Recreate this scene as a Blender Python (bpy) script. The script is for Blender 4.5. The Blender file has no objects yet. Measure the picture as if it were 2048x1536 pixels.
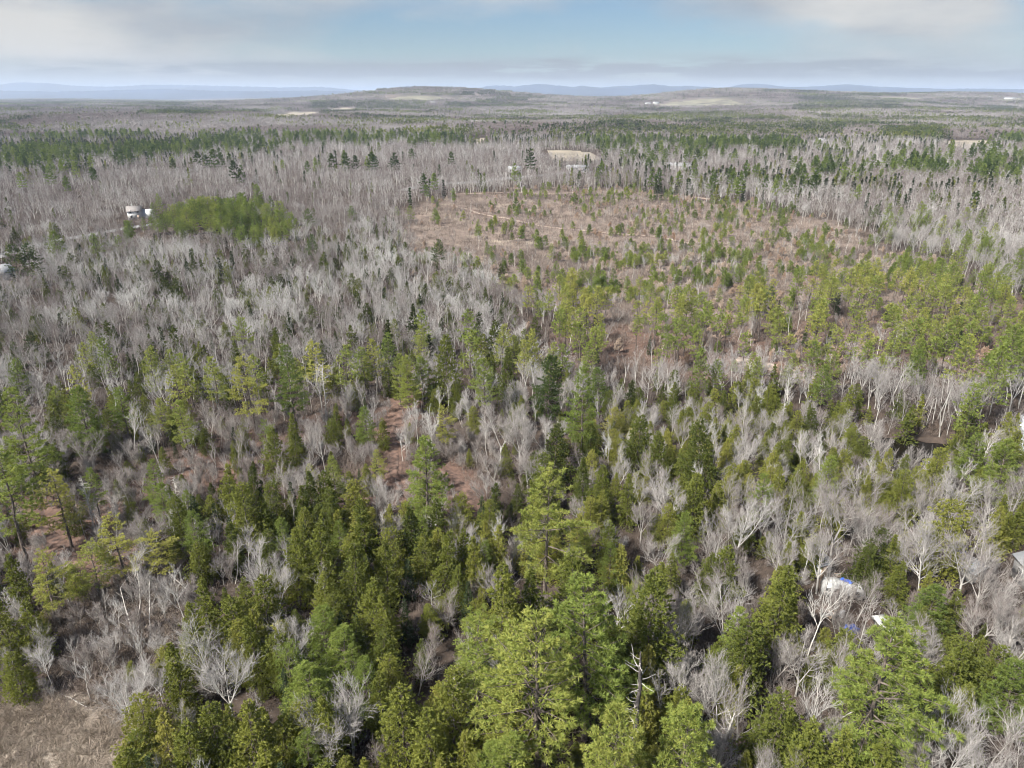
import bpy, math, random
import numpy as np
R = math.radians
sc = bpy.context.scene
rng = np.random.default_rng(11)
random.seed(5)
PI = math.pi

# ------------------------------------------------------------------ camera
CAM_Z, F_PX, PITCH = 65.0, 1462.0, math.atan((768 - 188) / 1462.0)
cam_d = bpy.data.cameras.new('camera'); cam = bpy.data.objects.new('camera', cam_d)
sc.collection.objects.link(cam); sc.camera = cam
cam.location = (0, 0, CAM_Z); cam.rotation_euler = (PI / 2 - PITCH, 0, 0)
cam_d.sensor_width = 36; cam_d.lens = F_PX / 2048 * 36
cam_d.clip_start = 1.0; cam_d.clip_end = 90000

# ------------------------------------------------------------------ sky, sun, exposure
SUN_EL, SUN_AZ = R(46), R(-128)          # azimuth from +Y towards +X: light comes from the left, a little behind the camera
world = bpy.data.worlds.new('World'); sc.world = world; world.use_nodes = True
wn = world.node_tree; wn.nodes.clear()
def N(tree, typ, **kw):
    n = tree.nodes.new(typ)
    for k, v in kw.items(): setattr(n, k, v)
    return n
def build_sky():
    t = wn; L = t.links.new
    out = N(t, 'ShaderNodeOutputWorld'); bg = N(t, 'ShaderNodeBackground'); bg.inputs['Strength'].default_value = 0.08
    sky = N(t, 'ShaderNodeTexSky', sky_type='NISHITA', sun_disc=False, sun_elevation=SUN_EL, sun_rotation=SUN_AZ,
            altitude=100, air_density=1.0, dust_density=0.6, ozone_density=3.0)
    tc = N(t, 'ShaderNodeTexCoord'); sep = N(t, 'ShaderNodeSeparateXYZ'); L(tc.outputs['Generated'], sep.inputs[0])
    def m(op, a, b=None, c=None):
        n = N(t, 'ShaderNodeMath', operation=op)
        for i, v in enumerate((a, b, c)):
            if v is None: continue
            if isinstance(v, (int, float)): n.inputs[i].default_value = v
            else: L(v, n.inputs[i])
        return n.outputs[0]
    az = m('ARCTAN2', sep.outputs[0], sep.outputs[1]); el = m('ARCSINE', sep.outputs[2])
    def blob(a0, e0, sa, se, amp):
        u = m('POWER', m('DIVIDE', m('SUBTRACT', az, R(a0)), R(sa)), 2)
        v = m('POWER', m('DIVIDE', m('SUBTRACT', el, R(e0)), R(se)), 2)
        return m('MULTIPLY', m('EXPONENT', m('MULTIPLY', m('ADD', u, v), -1)), amp)
    def noise(sx, sz, scale, detail, rough, off=0):
        mp = N(t, 'ShaderNodeMapping'); mp.inputs['Scale'].default_value = (sx, sx, sz); mp.inputs['Location'].default_value = (off, off * .7, off)
        L(tc.outputs['Generated'], mp.inputs[0])
        nz = N(t, 'ShaderNodeTexNoise'); nz.inputs['Scale'].default_value = scale; nz.inputs['Detail'].default_value = detail
        nz.inputs['Roughness'].default_value = rough; L(mp.outputs[0], nz.inputs['Vector'])
        return nz.outputs['Fac']
    n1 = noise(1, 3.2, 3.0, 7, .52, 3.1); n2 = noise(1, 9, 7.0, 6, .55, 7.7)
    base = m('ADD', m('MULTIPLY', m('SUBTRACT', n1, .48), 4.0), .18)
    base = m('ADD', base, blob(-27, 4.8, 9, 3.2, .95))
    base = m('ADD', base, blob(21, 5.6, 10, 2.6, .95))
    base = m('ADD', base, blob(-5, 4.2, 9, 3.5, -.7))
    base = m('ADD', base, blob(38, 5, 4, 3, -.7))
    cl = N(t, 'ShaderNodeClamp'); L(base, cl.inputs[0])
    # low flat streaks of stratus above the skyline
    st = m('MULTIPLY', m('SUBTRACT', n2, .41), 14.0)
    band = m('ADD', blob(11, 1.7, 15, .5, 1.2), blob(-12, 1.5, 22, .4, 1.0))
    band = m('ADD', band, blob(36, 1.2, 12, .35, .8))
    st2 = N(t, 'ShaderNodeClamp'); L(m('MULTIPLY', m('ADD', st, .35), band), st2.inputs[0])
    # cloud colour varies softly from warm white to grey
    n3 = noise(1, 3.5, 4.0, 6, .55, 1.3)
    cfac = N(t, 'ShaderNodeClamp'); L(m('ADD', m('MULTIPLY', m('SUBTRACT', n3, .40), 3.4), blob(-33, 4.0, 6, 2.0, .9)), cfac.inputs[0])
    cr = N(t, 'ShaderNodeMixRGB'); L(cfac.outputs[0], cr.inputs['Fac'])
    cr.inputs['Color1'].default_value = (2.45, 2.55, 2.68, 1); cr.inputs['Color2'].default_value = (4.5, 4.25, 3.9, 1)
    tint = N(t, 'ShaderNodeMixRGB', blend_type='MULTIPLY'); tint.inputs['Fac'].default_value = 1
    L(sky.outputs[0], tint.inputs['Color1']); tint.inputs['Color2'].default_value = (.43, .49, .555, 1)
    m1 = N(t, 'ShaderNodeMixRGB'); L(m('MULTIPLY', cl.outputs[0], .85), m1.inputs['Fac']); L(tint.outputs[0], m1.inputs['Color1']); L(cr.outputs[0], m1.inputs['Color2'])
    hor = N(t, 'ShaderNodeMixRGB'); L(m('MULTIPLY', m('EXPONENT', m('MULTIPLY', m('POWER', m('DIVIDE', el, R(1.7)), 2), -1)), .75), hor.inputs['Fac']); L(m1.outputs[0], hor.inputs['Color1']); hor.inputs['Color2'].default_value = (3.35, 3.7, 4.0, 1)
    m2 = N(t, 'ShaderNodeMixRGB'); L(m('MULTIPLY', st2.outputs[0], .95), m2.inputs['Fac']); L(hor.outputs[0], m2.inputs['Color1'])
    m2.inputs['Color2'].default_value = (2.0, 2.2, 2.4, 1)
    L(m2.outputs[0], bg.inputs['Color']); L(bg.outputs[0], out.inputs['Surface'])
build_sky()
sun_d = bpy.data.lights.new('sun', 'SUN'); sun = bpy.data.objects.new('sun', sun_d); sc.collection.objects.link(sun)
sun_d.energy = 5.0; sun_d.angle = R(6); sun_d.color = (1, .955, .88)
sun.rotation_euler = (PI / 2 - SUN_EL, 0, PI - SUN_AZ)
sc.view_settings.view_transform = 'Standard'; sc.view_settings.look = 'None'
sc.view_settings.exposure = 1.12; sc.view_settings.gamma = 1; sc.view_settings.use_curve_mapping = False
cy = sc.cycles
cy.use_light_tree = False; cy.max_bounces = 2; cy.diffuse_bounces = 1; cy.glossy_bounces = 2; cy.transmission_bounces = 2; cy.volume_bounces = 1
cy.transparent_max_bounces = 4; cy.caustics_reflective = False; cy.caustics_refractive = False
cy.use_denoising = True; cy.denoiser = 'OPENIMAGEDENOISE'; cy.denoising_input_passes = 'RGB_ALBEDO_NORMAL'; cy.denoising_prefilter = 'ACCURATE'; cy.use_adaptive_sampling = True; cy.adaptive_threshold = 0.045; cy.adaptive_min_samples = 32; cy.filter_width = 1.1

# ------------------------------------------------------------------ terrain and photograph geometry
cp, sp = math.cos(PITCH), math.sin(PITCH)
def hills(px, dist, z, sx, sy): return ((px - 1024) / F_PX * dist * cp, dist, z, sx, sy)
HILLS = [hills(845, 4000, 62, 520, 800), hills(1000, 4600, 40, 1100, 700), hills(1620, 4600, 66, 620, 800), hills(1430, 4500, 40, 450, 700),
         hills(1990, 4900, 58, 1000, 900), hills(640, 4300, 26, 600, 500), hills(250, 1750, 9, 500, 260), hills(1500, 2300, 6, 600, 260)]
POND = [(2012, 900), (2030, 868), (2044, 825), (2300, 790), (2400, 930), (2060, 925)]
STREAM = [(1700, 882), (1760, 895), (1800, 930), (1865, 925), (1925, 905), (1990, 912), (1990, 890), (1920, 882), (1840, 872), (1760, 868)]
def terrain_base(x, y):
    x = np.asarray(x, float); y = np.asarray(y, float)
    z = .5 * np.sin(x * .031 + 1) * np.cos(y * .027) + .35 * np.sin(x * .071 + y * .053) + .25 * np.sin(y * .11 - x * .09)
    far = np.clip((y - 900) / 1500, 0, 1)
    z = z + far * (8 * np.sin(x * .0021 + y * .0013 + 1) + 5 * np.sin(x * .0051 - y * .0037))
    for hx, hy, hz, sx, sy in HILLS:
        z = z + hz * np.exp(-((x - hx) / sx) ** 2 - ((y - hy) / sy) ** 2)
    return z
def ray(px, py):
    a, b = (px - 1024) / F_PX, -(py - 768) / F_PX
    return np.array([a, cp + b * sp, -sp + b * cp])
def at(px, py, z=0.0):
    d = ray(px, py); t = (z - CAM_Z) / d[2]
    return np.array([d[0] * t, d[1] * t, z])
def inpoly(px, py, poly):
    px = np.asarray(px, float); py = np.asarray(py, float); r = np.zeros(px.shape, bool)
    n = len(poly)
    for i in range(n):
        x1, y1 = poly[i]; x2, y2 = poly[(i + 1) % n]
        if y1 == y2: continue
        c = ((y1 > py) != (y2 > py)) & (px < (x2 - x1) * (py - y1) / (y2 - y1) + x1)
        r ^= c
    return r
def polydist(x, y, poly):
    x = np.asarray(x, float); y = np.asarray(y, float); d = np.full(x.shape, 1e9)
    for i in range(len(poly)):
        a = np.array(poly[i][:2]); b = np.array(poly[(i + 1) % len(poly)][:2]); ab = b - a
        t = np.clip(((x - a[0]) * ab[0] + (y - a[1]) * ab[1]) / (ab @ ab + 1e-9), 0, 1)
        d = np.minimum(d, np.hypot(x - a[0] - t * ab[0], y - a[1] - t * ab[1]))
    return d
POND_W = [tuple(at(*p)[:2]) for p in POND]; STREAM_W = [tuple(at(*p)[:2]) for p in STREAM]
def terrain(x, y):
    z = terrain_base(x, y); x = np.asarray(x, float); y = np.asarray(y, float)
    near = (y < 320) & (x > 60)
    if np.any(near):
        z = np.array(z, float)
        for poly in (POND_W, STREAM_W):
            d = polydist(x, y, poly); ins = inpoly(x, y, poly)
            s = np.where(ins, d, -d)
            w = np.clip((s + 3.5) / 5.0, 0, 1); w = w * w * (3 - 2 * w) * near
            z = z * (1 - w) + (-1.6) * w
    return z
def ground_at(px, py):
    d = ray(px, py); t = 20.0; prev = t
    for k in range(3000):
        p = d * t; p[2] += CAM_Z
        if p[2] < float(terrain_base(p[0], p[1])): break
        prev = t; t *= 1.004
    lo, hi = prev, t
    for k in range(24):
        mid = (lo + hi) / 2; p = d * mid; p[2] += CAM_Z
        if p[2] < float(terrain_base(p[0], p[1])): hi = mid
        else: lo = mid
    p = d * hi; p[2] += CAM_Z
    return p
def project(x, y, z):
    dx = np.asarray(x, float); dy = np.asarray(y, float); dz = np.asarray(z, float) - CAM_Z
    w = dy * cp - dz * sp; v = dy * sp + dz * cp
    w = np.where(w < 1, 1, w)
    return 1024 + F_PX * dx / w, 768 - F_PX * v / w
def at_top(px, py, h):
    p = at(px, py, h); return p[0], p[1]

# ------------------------------------------------------------------ helpers: meshes, objects
def mesh_np(name, V, F, mats, midx=None, smooth=False):
    me = bpy.data.meshes.new(name); V = np.asarray(V, np.float32); F = np.asarray(F, np.int32)
    me.vertices.add(len(V)); me.vertices.foreach_set('co', V.ravel())
    k = F.shape[1]
    me.loops.add(F.size); me.loops.foreach_set('vertex_index', F.ravel())
    me.polygons.add(len(F)); me.polygons.foreach_set('loop_start', np.arange(0, F.size, k, dtype=np.int32))
    if midx is not None: me.polygons.foreach_set('material_index', np.asarray(midx, np.int32))
    if smooth: me.polygons.foreach_set('use_smooth', np.ones(len(F), bool))
    for mt in mats: me.materials.append(mt)
    me.update(calc_edges=True)
    return me
class MB:
    def __init__(s): s.V = []; s.F = []; s.n = 0
    def add(s, V, F):
        V = np.asarray(V, float).reshape(-1, 3); F = np.asarray(F, int).reshape(-1, 3)
        s.V.append(V); s.F.append(F + s.n); s.n += len(V)
    def arr(s):
        if not s.V: return np.zeros((0, 3)), np.zeros((0, 3), int)
        return np.concatenate(s.V), np.concatenate(s.F)
    def tubes(s, P0, P1, R0, R1, k=3):
        P0 = np.asarray(P0, float).reshape(-1, 3); P1 = np.asarray(P1, float).reshape(-1, 3); n = len(P0)
        if n == 0: return
        R0 = np.broadcast_to(R0, (n,)); R1 = np.broadcast_to(R1, (n,))
        d = P1 - P0; d = d / (np.linalg.norm(d, axis=1, keepdims=True) + 1e-9)
        ref = np.where(np.abs(d[:, 2:3]) < .9, [[0, 0, 1.]], [[1., 0, 0]])
        u = np.cross(d, ref); u /= np.linalg.norm(u, axis=1, keepdims=True); v = np.cross(d, u)
        a = np.arange(k) * 2 * PI / k; ca = np.cos(a)[None, :, None]; sa = np.sin(a)[None, :, None]
        ring = u[:, None] * ca + v[:, None] * sa
        r0 = P0[:, None] + ring * R0[:, None, None]; r1 = P1[:, None] + ring * R1[:, None, None]
        V = np.concatenate([r0, r1], 1)
        i = np.arange(k); j = (i + 1) % k
        f = np.concatenate([np.stack([i, j, j + k], 1), np.stack([i, j + k, i + k], 1)])
        F = f[None] + (np.arange(n) * 2 * k)[:, None, None]
        s.add(V, F)
    def cones(s, P0, D, Ln, Rd):
        P0 = np.asarray(P0, float).reshape(-1, 3); D = np.asarray(D, float).reshape(-1, 3); n = len(P0)
        if n == 0: return
        Ln = np.broadcast_to(Ln, (n,)); Rd = np.broadcast_to(Rd, (n,))
        ref = np.where(np.abs(D[:, 2:3]) < .9, [[0, 0, 1.]], [[1., 0, 0]])
        u = np.cross(D, ref); u /= np.linalg.norm(u, axis=1, keepdims=True); v = np.cross(D, u)
        a = np.arange(3) * 2 * PI / 3
        ring = u[:, None] * np.cos(a)[None, :, None] + v[:, None] * np.sin(a)[None, :, None]
        V = np.concatenate([P0[:, None] + ring * Rd[:, None, None], (P0 + D * Ln[:, None])[:, None]], 1)
        f = np.array([[0, 1, 3], [1, 2, 3], [2, 0, 3]])
        s.add(V, f[None] + (np.arange(n) * 4)[:, None, None])
    def blades(s, C, D, Ln, W, g):
        C = np.asarray(C, float).reshape(-1, 3); D = np.asarray(D, float).reshape(-1, 3); n = len(C)
        if n == 0: return
        u = np.cross(D, g.normal(size=(n, 3))); u /= np.linalg.norm(u, axis=1, keepdims=True) + 1e-9
        Ln = np.broadcast_to(Ln, (n,))[:, None]; W = np.broadcast_to(W, (n,))[:, None]
        V = np.stack([C, C + D * Ln * .6 + u * W * .5, C + D * Ln, C + D * Ln * .55 - u * W * .5], 1)
        f = np.array([[0, 1, 2], [0, 2, 3]])
        s.add(V, f[None] + (np.arange(n) * 4)[:, None, None])
    def tris(s, C, D, Ln, W, g):
        C = np.asarray(C, float).reshape(-1, 3); D = np.asarray(D, float).reshape(-1, 3); n = len(C)
        if n == 0: return
        u = np.cross(D, g.normal(size=(n, 3))); u /= np.linalg.norm(u, axis=1, keepdims=True) + 1e-9
        Ln = np.broadcast_to(Ln, (n,))[:, None]; W = np.broadcast_to(W, (n,))[:, None]
        V = np.stack([C + u * W * .5, C - u * W * .5, C + D * Ln], 1)
        s.add(V, (np.arange(n) * 3)[:, None] + np.array([[0, 1, 2]]))
    def box(s, c, size, rz=0, taper=1.0, rx=0):
        x, y, z = np.array(size) / 2
        V = np.array([[-x, -y, -z], [x, -y, -z], [x, y, -z], [-x, y, -z], [-x * taper, -y * taper, z], [x * taper, -y * taper, z], [x * taper, y * taper, z], [-x * taper, y * taper, z]])
        if rx: ca, sa = math.cos(rx), math.sin(rx); V = V @ np.array([[1, 0, 0], [0, ca, -sa], [0, sa, ca]]).T
        if rz: ca, sa = math.cos(rz), math.sin(rz); V = V @ np.array([[ca, -sa, 0], [sa, ca, 0], [0, 0, 1]]).T
        q = [(0, 3, 2, 1), (4, 5, 6, 7), (0, 1, 5, 4), (1, 2, 6, 5), (2, 3, 7, 6), (3, 0, 4, 7)]
        F = []
        for a, b, c_, d in q: F += [(a, b, c_), (a, c_, d)]
        s.add(V + np.array(c), F)
    def prism(s, pts, y0, y1):
        """extrude the (x,z) outline from y0 to y1"""
        n = len(pts); P = np.array(pts, float)
        V = np.concatenate([np.stack([P[:, 0], np.full(n, y0), P[:, 1]], 1), np.stack([P[:, 0], np.full(n, y1), P[:, 1]], 1)])
        F = []
        for i in range(n):
            j = (i + 1) % n; F += [(i, j, j + n), (i, j + n, i + n)]
        for i in range(1, n - 1): F += [(0, i + 1, i), (n, n + i, n + i + 1)]
        s.add(V, F)
    def build(s, name, mat, parent=None, loc=None, rz=0, smooth=False):
        V, F = s.arr(); me = mesh_np(name, V, F, [mat], smooth=smooth)
        o = bpy.data.objects.new(name, me); sc.collection.objects.link(o)
        if parent: o.parent = parent
        if loc is not None: o.location = loc
        o.rotation_euler.z = rz
        return o
def norm(v): return v / (np.linalg.norm(v, axis=-1, keepdims=True) + 1e-9)
def tag(o, label=None, cat=None, group=None, kind=None):
    if label: o['label'] = label
    if cat: o['category'] = cat
    if group: o['group'] = group
    if kind: o['kind'] = kind
    return o
def empty(name, loc, rz=0, scale=1):
    o = bpy.data.objects.new(name, None); sc.collection.objects.link(o); o.location = loc; o.rotation_euler.z = rz
    o.scale = (scale,) * 3 if isinstance(scale, (int, float)) else scale
    o.empty_display_size = .2
    return o

# ------------------------------------------------------------------ materials
def new_mat(name):
    m = bpy.data.materials.new(name); m.use_nodes = True; t = m.node_tree
    b = t.nodes['Principled BSDF']
    return m, t, b
def ramp(t, stops):
    r = N(t, 'ShaderNodeValToRGB'); e = r.color_ramp.elements
    while len(e) < len(stops): e.new(.5)
    for i, (p, c) in enumerate(stops): e[i].position = p; e[i].color = (*c, 1)
    return r
def leaf_mat(name, stops, rough=.65, transl=.45, vary=.22, spread=.10):
    """colour by the tree's own tint (dark to yellow), slightly varied from clump to clump"""
    m, t, b = new_mat(name); L = t.links.new
    at_ = N(t, 'ShaderNodeAttribute', attribute_type='INSTANCER', attribute_name='tint')
    geo = N(t, 'ShaderNodeNewGeometry'); nz = N(t, 'ShaderNodeTexNoise'); nz.inputs['Scale'].default_value = .9; nz.inputs['Detail'].default_value = 3
    L(geo.outputs['Position'], nz.inputs['Vector'])
    rnd = N(t, 'ShaderNodeMath', operation='MULTIPLY_ADD'); L(nz.outputs['Fac'], rnd.inputs[0]); rnd.inputs[1].default_value = spread * 4; rnd.inputs[2].default_value = -spread * 2
    isl = N(t, 'ShaderNodeMath', operation='MULTIPLY_ADD'); L(geo.outputs['Random Per Island'], isl.inputs[0]); isl.inputs[1].default_value = vary; isl.inputs[2].default_value = -vary / 2
    s1 = N(t, 'ShaderNodeMath', operation='ADD'); L(at_.outputs['Fac'], s1.inputs[0]); L(rnd.outputs[0], s1.inputs[1])
    s2 = N(t, 'ShaderNodeMath', operation='ADD'); L(s1.outputs[0], s2.inputs[0]); L(isl.outputs[0], s2.inputs[1])
    r = ramp(t, stops); L(s2.outputs[0], r.inputs[0])
    b.inputs['Roughness'].default_value = rough; b.inputs['Specular IOR Level'].default_value = .25
    L(r.outputs[0], b.inputs['Base Color'])
    if transl:
        tr = N(t, 'ShaderNodeBsdfTranslucent'); L(r.outputs[0], tr.inputs['Color']); mx = N(t, 'ShaderNodeMixShader'); mx.inputs[0].default_value = transl
        L(b.outputs[0], mx.inputs[1]); L(tr.outputs[0], mx.inputs[2]); L(mx.outputs[0], t.nodes['Material Output'].inputs[0])
    return m
def plain(name, col, rough=.7, noise=.15, scale=4, metal=0, spec=.4):
    m, t, b = new_mat(name); L = t.links.new
    tc = N(t, 'ShaderNodeTexCoord'); nz = N(t, 'ShaderNodeTexNoise'); nz.inputs['Scale'].default_value = scale; nz.inputs['Detail'].default_value = 5
    L(tc.outputs['Object'], nz.inputs['Vector'])
    lo = tuple(c * (1 - noise * 2) for c in col); hi = tuple(min(1, c * (1 + noise)) for c in col)
    r = ramp(t, [(.3, lo), (.7, hi)]); L(nz.outputs['Fac'], r.inputs[0]); L(r.outputs[0], b.inputs['Base Color'])
    b.inputs['Roughness'].default_value = rough; b.inputs['Metallic'].default_value = metal; b.inputs['Specular IOR Level'].default_value = spec
    return m
M = {}
M['pine'] = leaf_mat('pine_needles', [(0, (.036, .058, .020)), (.3, (.105, .155, .038)), (.65, (.245, .310, .068)), (1, (.44, .43, .11))])
M['hemlock'] = leaf_mat('hemlock_needles', [(0, (.036, .052, .016)), (.35, (.140, .168, .034)), (.7, (.262, .282, .056)), (1, (.38, .36, .09))])
M['fir'] = leaf_mat('fir_needles', [(0, (.020, .032, .015)), (.5, (.055, .080, .028)), (1, (.11, .15, .065))])
M['twig'] = leaf_mat('twig_bark', [(0, (.14, .108, .098)), (.4, (.255, .228, .214)), (.75, (.395, .375, .358)), (1, (.55, .54, .515))], .85, 0, .1, .05)
M['bark'] = leaf_mat('hardwood_bark', [(0, (.26, .235, .21)), (.5, (.44, .42, .39)), (1, (.66, .64, .60))], .9, 0, .06, .10)
M['birchbark'] = leaf_mat('birch_bark', [(0, (.42, .39, .35)), (1, (.72, .69, .64))], .8, 0, .06, .12)
M['pinebark'] = plain('pine_bark', (.16, .13, .11), .9, .3, 3)
M['deadwood'] = plain('dead_wood', (.50, .47, .43), .9, .25, 3)
M['charbark'] = plain('dead_trunk_bark', (.085, .075, .07), .95, .35, 3)
M['tanleaf'] = leaf_mat('withered_beech_leaves', [(0, (.38, .245, .165)), (.5, (.46, .345, .26)), (1, (.56, .47, .38))], .8, .2, .25, .1)
M['brush'] = leaf_mat('brush_twigs', [(0, (.065, .05, .042)), (.5, (.20, .162, .14)), (1, (.40, .34, .295))], .9, 0, .25, .1)
M['straw'] = leaf_mat('dry_marsh_grass', [(0, (.22, .175, .135)), (.5, (.38, .32, .26)), (1, (.54, .48, .40))], .85, .15, .3, .15)

# ------------------------------------------------------------------ tree builders  (return trunk arrays, crown arrays)
def trunk_path(g, H, n=9, wander=.012, lean=0):
    z = np.linspace(0, H, n); a = g.uniform(0, 2 * PI)
    off = np.cumsum(g.normal(0, wander * H, (n, 2)) * .5, 0); off -= off[0]
    off += np.outer(z / H * lean * H, [math.cos(a), math.sin(a)])
    return np.column_stack([off, z])
def path_at(P, z):
    return np.array([np.interp(z, P[:, 2], P[:, 0]), np.interp(z, P[:, 2], P[:, 1]), z])
def make_pine(seed, H=18, base=.3, Rm=3.6, ws=.75, nb=5, bls=.48, tuft=.42, nblade=28, bw=.048, gap=.08, lod=0, taper=.8, dead=True, lean=0, up=.12, lop=0.0):
    g = np.random.default_rng(seed); T = MB(); C = MB(); P = trunk_path(g, H, 8, .008, lean)
    r = .011 * H + .04; rad = r * (1 - np.linspace(0, .93, 8)); k = (6, 4, 3)[lod]
    T.tubes(P[:-1], P[1:], rad[:-1], rad[1:], k)
    tc, td = [], []; B0, B1, Br = [], [], []
    zb = base * H; z = zb + ws * .3; side = g.uniform(0, 2 * PI)
    while z < H * .985:
        t = (z - zb) / (H - zb); prof = min(1.0, (1 - t) ** taper * 1.12 + .03) * (1 - .35 * max(0, .22 - t) / .22)
        wm = g.uniform(.78, 1.12)
        n = nb if t < .8 else max(3, nb - 1); a0 = g.uniform(0, 2 * PI)
        for i in range(n):
            if g.random() < gap: continue
            a = a0 + 2 * PI * i / n + g.normal(0, .25); Lb = Rm * prof * wm * g.uniform(.72, 1.12) * (1 + lop * math.cos(a - side)) + .15
            d = np.array([math.cos(a), math.sin(a), 0]); pz = up + t * .75 + g.normal(0, .08); cv = .10 + .1 * g.random() - .25 * (1 - t)
            p0 = path_at(P, z + g.normal(0, ws * .12))
            def pt(s): return p0 + d * Lb * s + np.array([0, 0, Lb * (pz * s + cv * s * s)])
            ss = np.linspace(0, 1, 4 if lod == 0 else 2); pts = np.array([pt(s) for s in ss]); rb = .018 * Lb + .012
            if lod < 2:
                B0.append(pts[:-1]); B1.append(pts[1:]); Br.append(np.stack([rb * (1 - ss[:-1] * .85), rb * (1 - ss[1:] * .85)], 1))
            sidev = np.array([-d[1], d[0], 0]); s = .30 + .1 * g.random()
            while s < 1.0:
                c = pt(s); sg = 1 if g.random() < .5 else -1
                for sg in (-1, 1):
                    ll = (Lb * (1 - s) * .62 + .22) * g.uniform(.6, 1.15); m = max(1, int(ll / (bls * .9)))
                    dl = norm(d * .75 + sidev * sg * .9 + np.array([0, 0, .16 + .2 * t]))
                    for q in range(m):
                        f = (q + .6) / m
                        tc.append(c + dl * ll * f + g.normal(0, .05 + .06 * lod, 3)); td.append(norm(dl * .5 + d * .3 + np.array([0, 0, .75])))
                s += bls / max(Lb, .3) * g.uniform(.8, 1.25)
            tc.append(pt(1.0)); td.append(norm(d + np.array([0, 0, .9])))
        z += ws * g.uniform(.75, 1.25) * (1 - .35 * t)
    for q in range(4): tc.append(path_at(P, H - q * .2)); td.append(np.array([0, 0, 1.]))
    if dead and lod < 2:
        z = H * .12
        while z < zb:
            a = g.uniform(0, 2 * PI); Lb = g.uniform(.5, 1) * Rm * .55; d = np.array([math.cos(a), math.sin(a), g.uniform(-.25, .15)]); p0 = path_at(P, z)
            B0.append(p0[None]); B1.append((p0 + d * Lb)[None]); Br.append(np.array([[.035, .012]])); z += g.uniform(.25, .8) * (1 + lod)
    if B0:
        b0 = np.concatenate(B0); b1 = np.concatenate(B1); br = np.concatenate(Br); T.tubes(b0, b1, br[:, 0], br[:, 1], 3)
    tc = np.array(tc); td = np.array(td); n = len(tc)
    cc = np.repeat(tc, nblade, 0); dd = norm(np.repeat(td, nblade, 0) * .62 + g.normal(0, .52, (n * nblade, 3)))
    (C.blades if lod == 0 else C.tris)(cc - dd * tuft * .15, dd, tuft * g.uniform(.7, 1.25, len(cc)), bw * g.uniform(.7, 1.3, len(cc)), g)
    return T.arr(), C.arr()
def make_hemlock(seed, H=12, base=.05, Rm=2.4, ls=.38, nb=8, bls=.42, tuft=.42, nblade=13, bw=.105, lod=0, taper=.85, droop=-.12, flame=.45, ragged=.25):
    g = np.random.default_rng(seed); T = MB(); C = MB(); P = trunk_path(g, H, 7, .006)
    rad = (.010 * H + .03) * (1 - np.linspace(0, .95, 7)); T.tubes(P[:-1], P[1:], rad[:-1], rad[1:], (5, 4, 3)[lod])
    tc, td = [], []; ph = g.uniform(0, 2 * PI, 4); zb = base * H; z = zb
    B0, B1 = [], []
    while z < H * .99:
        t = (z - zb) / (H - zb); prof = ((1 - t) ** taper) * (1 - .3 * max(0, .18 - t) / .18) + .02
        n = max(3, int(nb * (.45 + .55 * (1 - t)))); a0 = g.uniform(0, 2 * PI)
        for i in range(n):
            if g.random() < .10: continue
            a = a0 + 2 * PI * i / n + g.normal(0, .3)
            lob = 1 + ragged * (.6 * math.sin(2 * a + ph[0] + t * 5) + .5 * math.sin(5 * a + ph[1] - t * 9)) * .6
            Lb = Rm * prof * lob * (g.uniform(.5, 1.25) if g.random() < .9 else g.uniform(1.2, 1.45)) + .12; d = np.array([math.cos(a), math.sin(a), 0]); sv = np.array([-d[1], d[0], 0]); p0 = path_at(P, min(z, H))
            pz = droop + .5 * t + g.normal(0, .06)
            if lod == 0 and g.random() < .6: B0.append(p0); B1.append(p0 + d * Lb * .8 + np.array([0, 0, Lb * .8 * pz]))
            s = .38 if lod == 0 else .45
            while s <= 1.02:
                c = p0 + d * Lb * s + np.array([0, 0, Lb * (pz * s - .10 * s * s)])
                w = (Lb * (1.05 - s) * .55 + .10)
                for sg in (-1, 1):
                    tc.append(c + sv * sg * w * g.uniform(.2, 1) + g.normal(0, .05 + .05 * lod, 3))
                    td.append(norm(d * .8 + sv * sg * .45 + np.array([0, 0, flame * g.uniform(-.5, 1.3)])))
                s += bls / max(Lb, .3) * g.uniform(.8, 1.2)
        z += ls * g.uniform(.8, 1.2) * (1 - .3 * t)
    tc.append(P[-1] - [0, 0, .1]); td.append(np.array([0, 0, 1.]))
    if B0: T.tubes(np.array(B0), np.array(B1), .022, .008, 3)
    tc = np.array(tc); td = np.array(td); n = len(tc)
    cc = np.repeat(tc, nblade, 0); dd = norm(np.repeat(td, nblade, 0) * .75 + g.normal(0, .40, (n * nblade, 3)))
    (C.blades if lod == 0 else C.tris)(cc - dd * tuft * .3, dd, tuft * g.uniform(.7, 1.25, len(cc)), bw * g.uniform(.7, 1.3, len(cc)), g)
    return T.arr(), C.arr()
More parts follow.
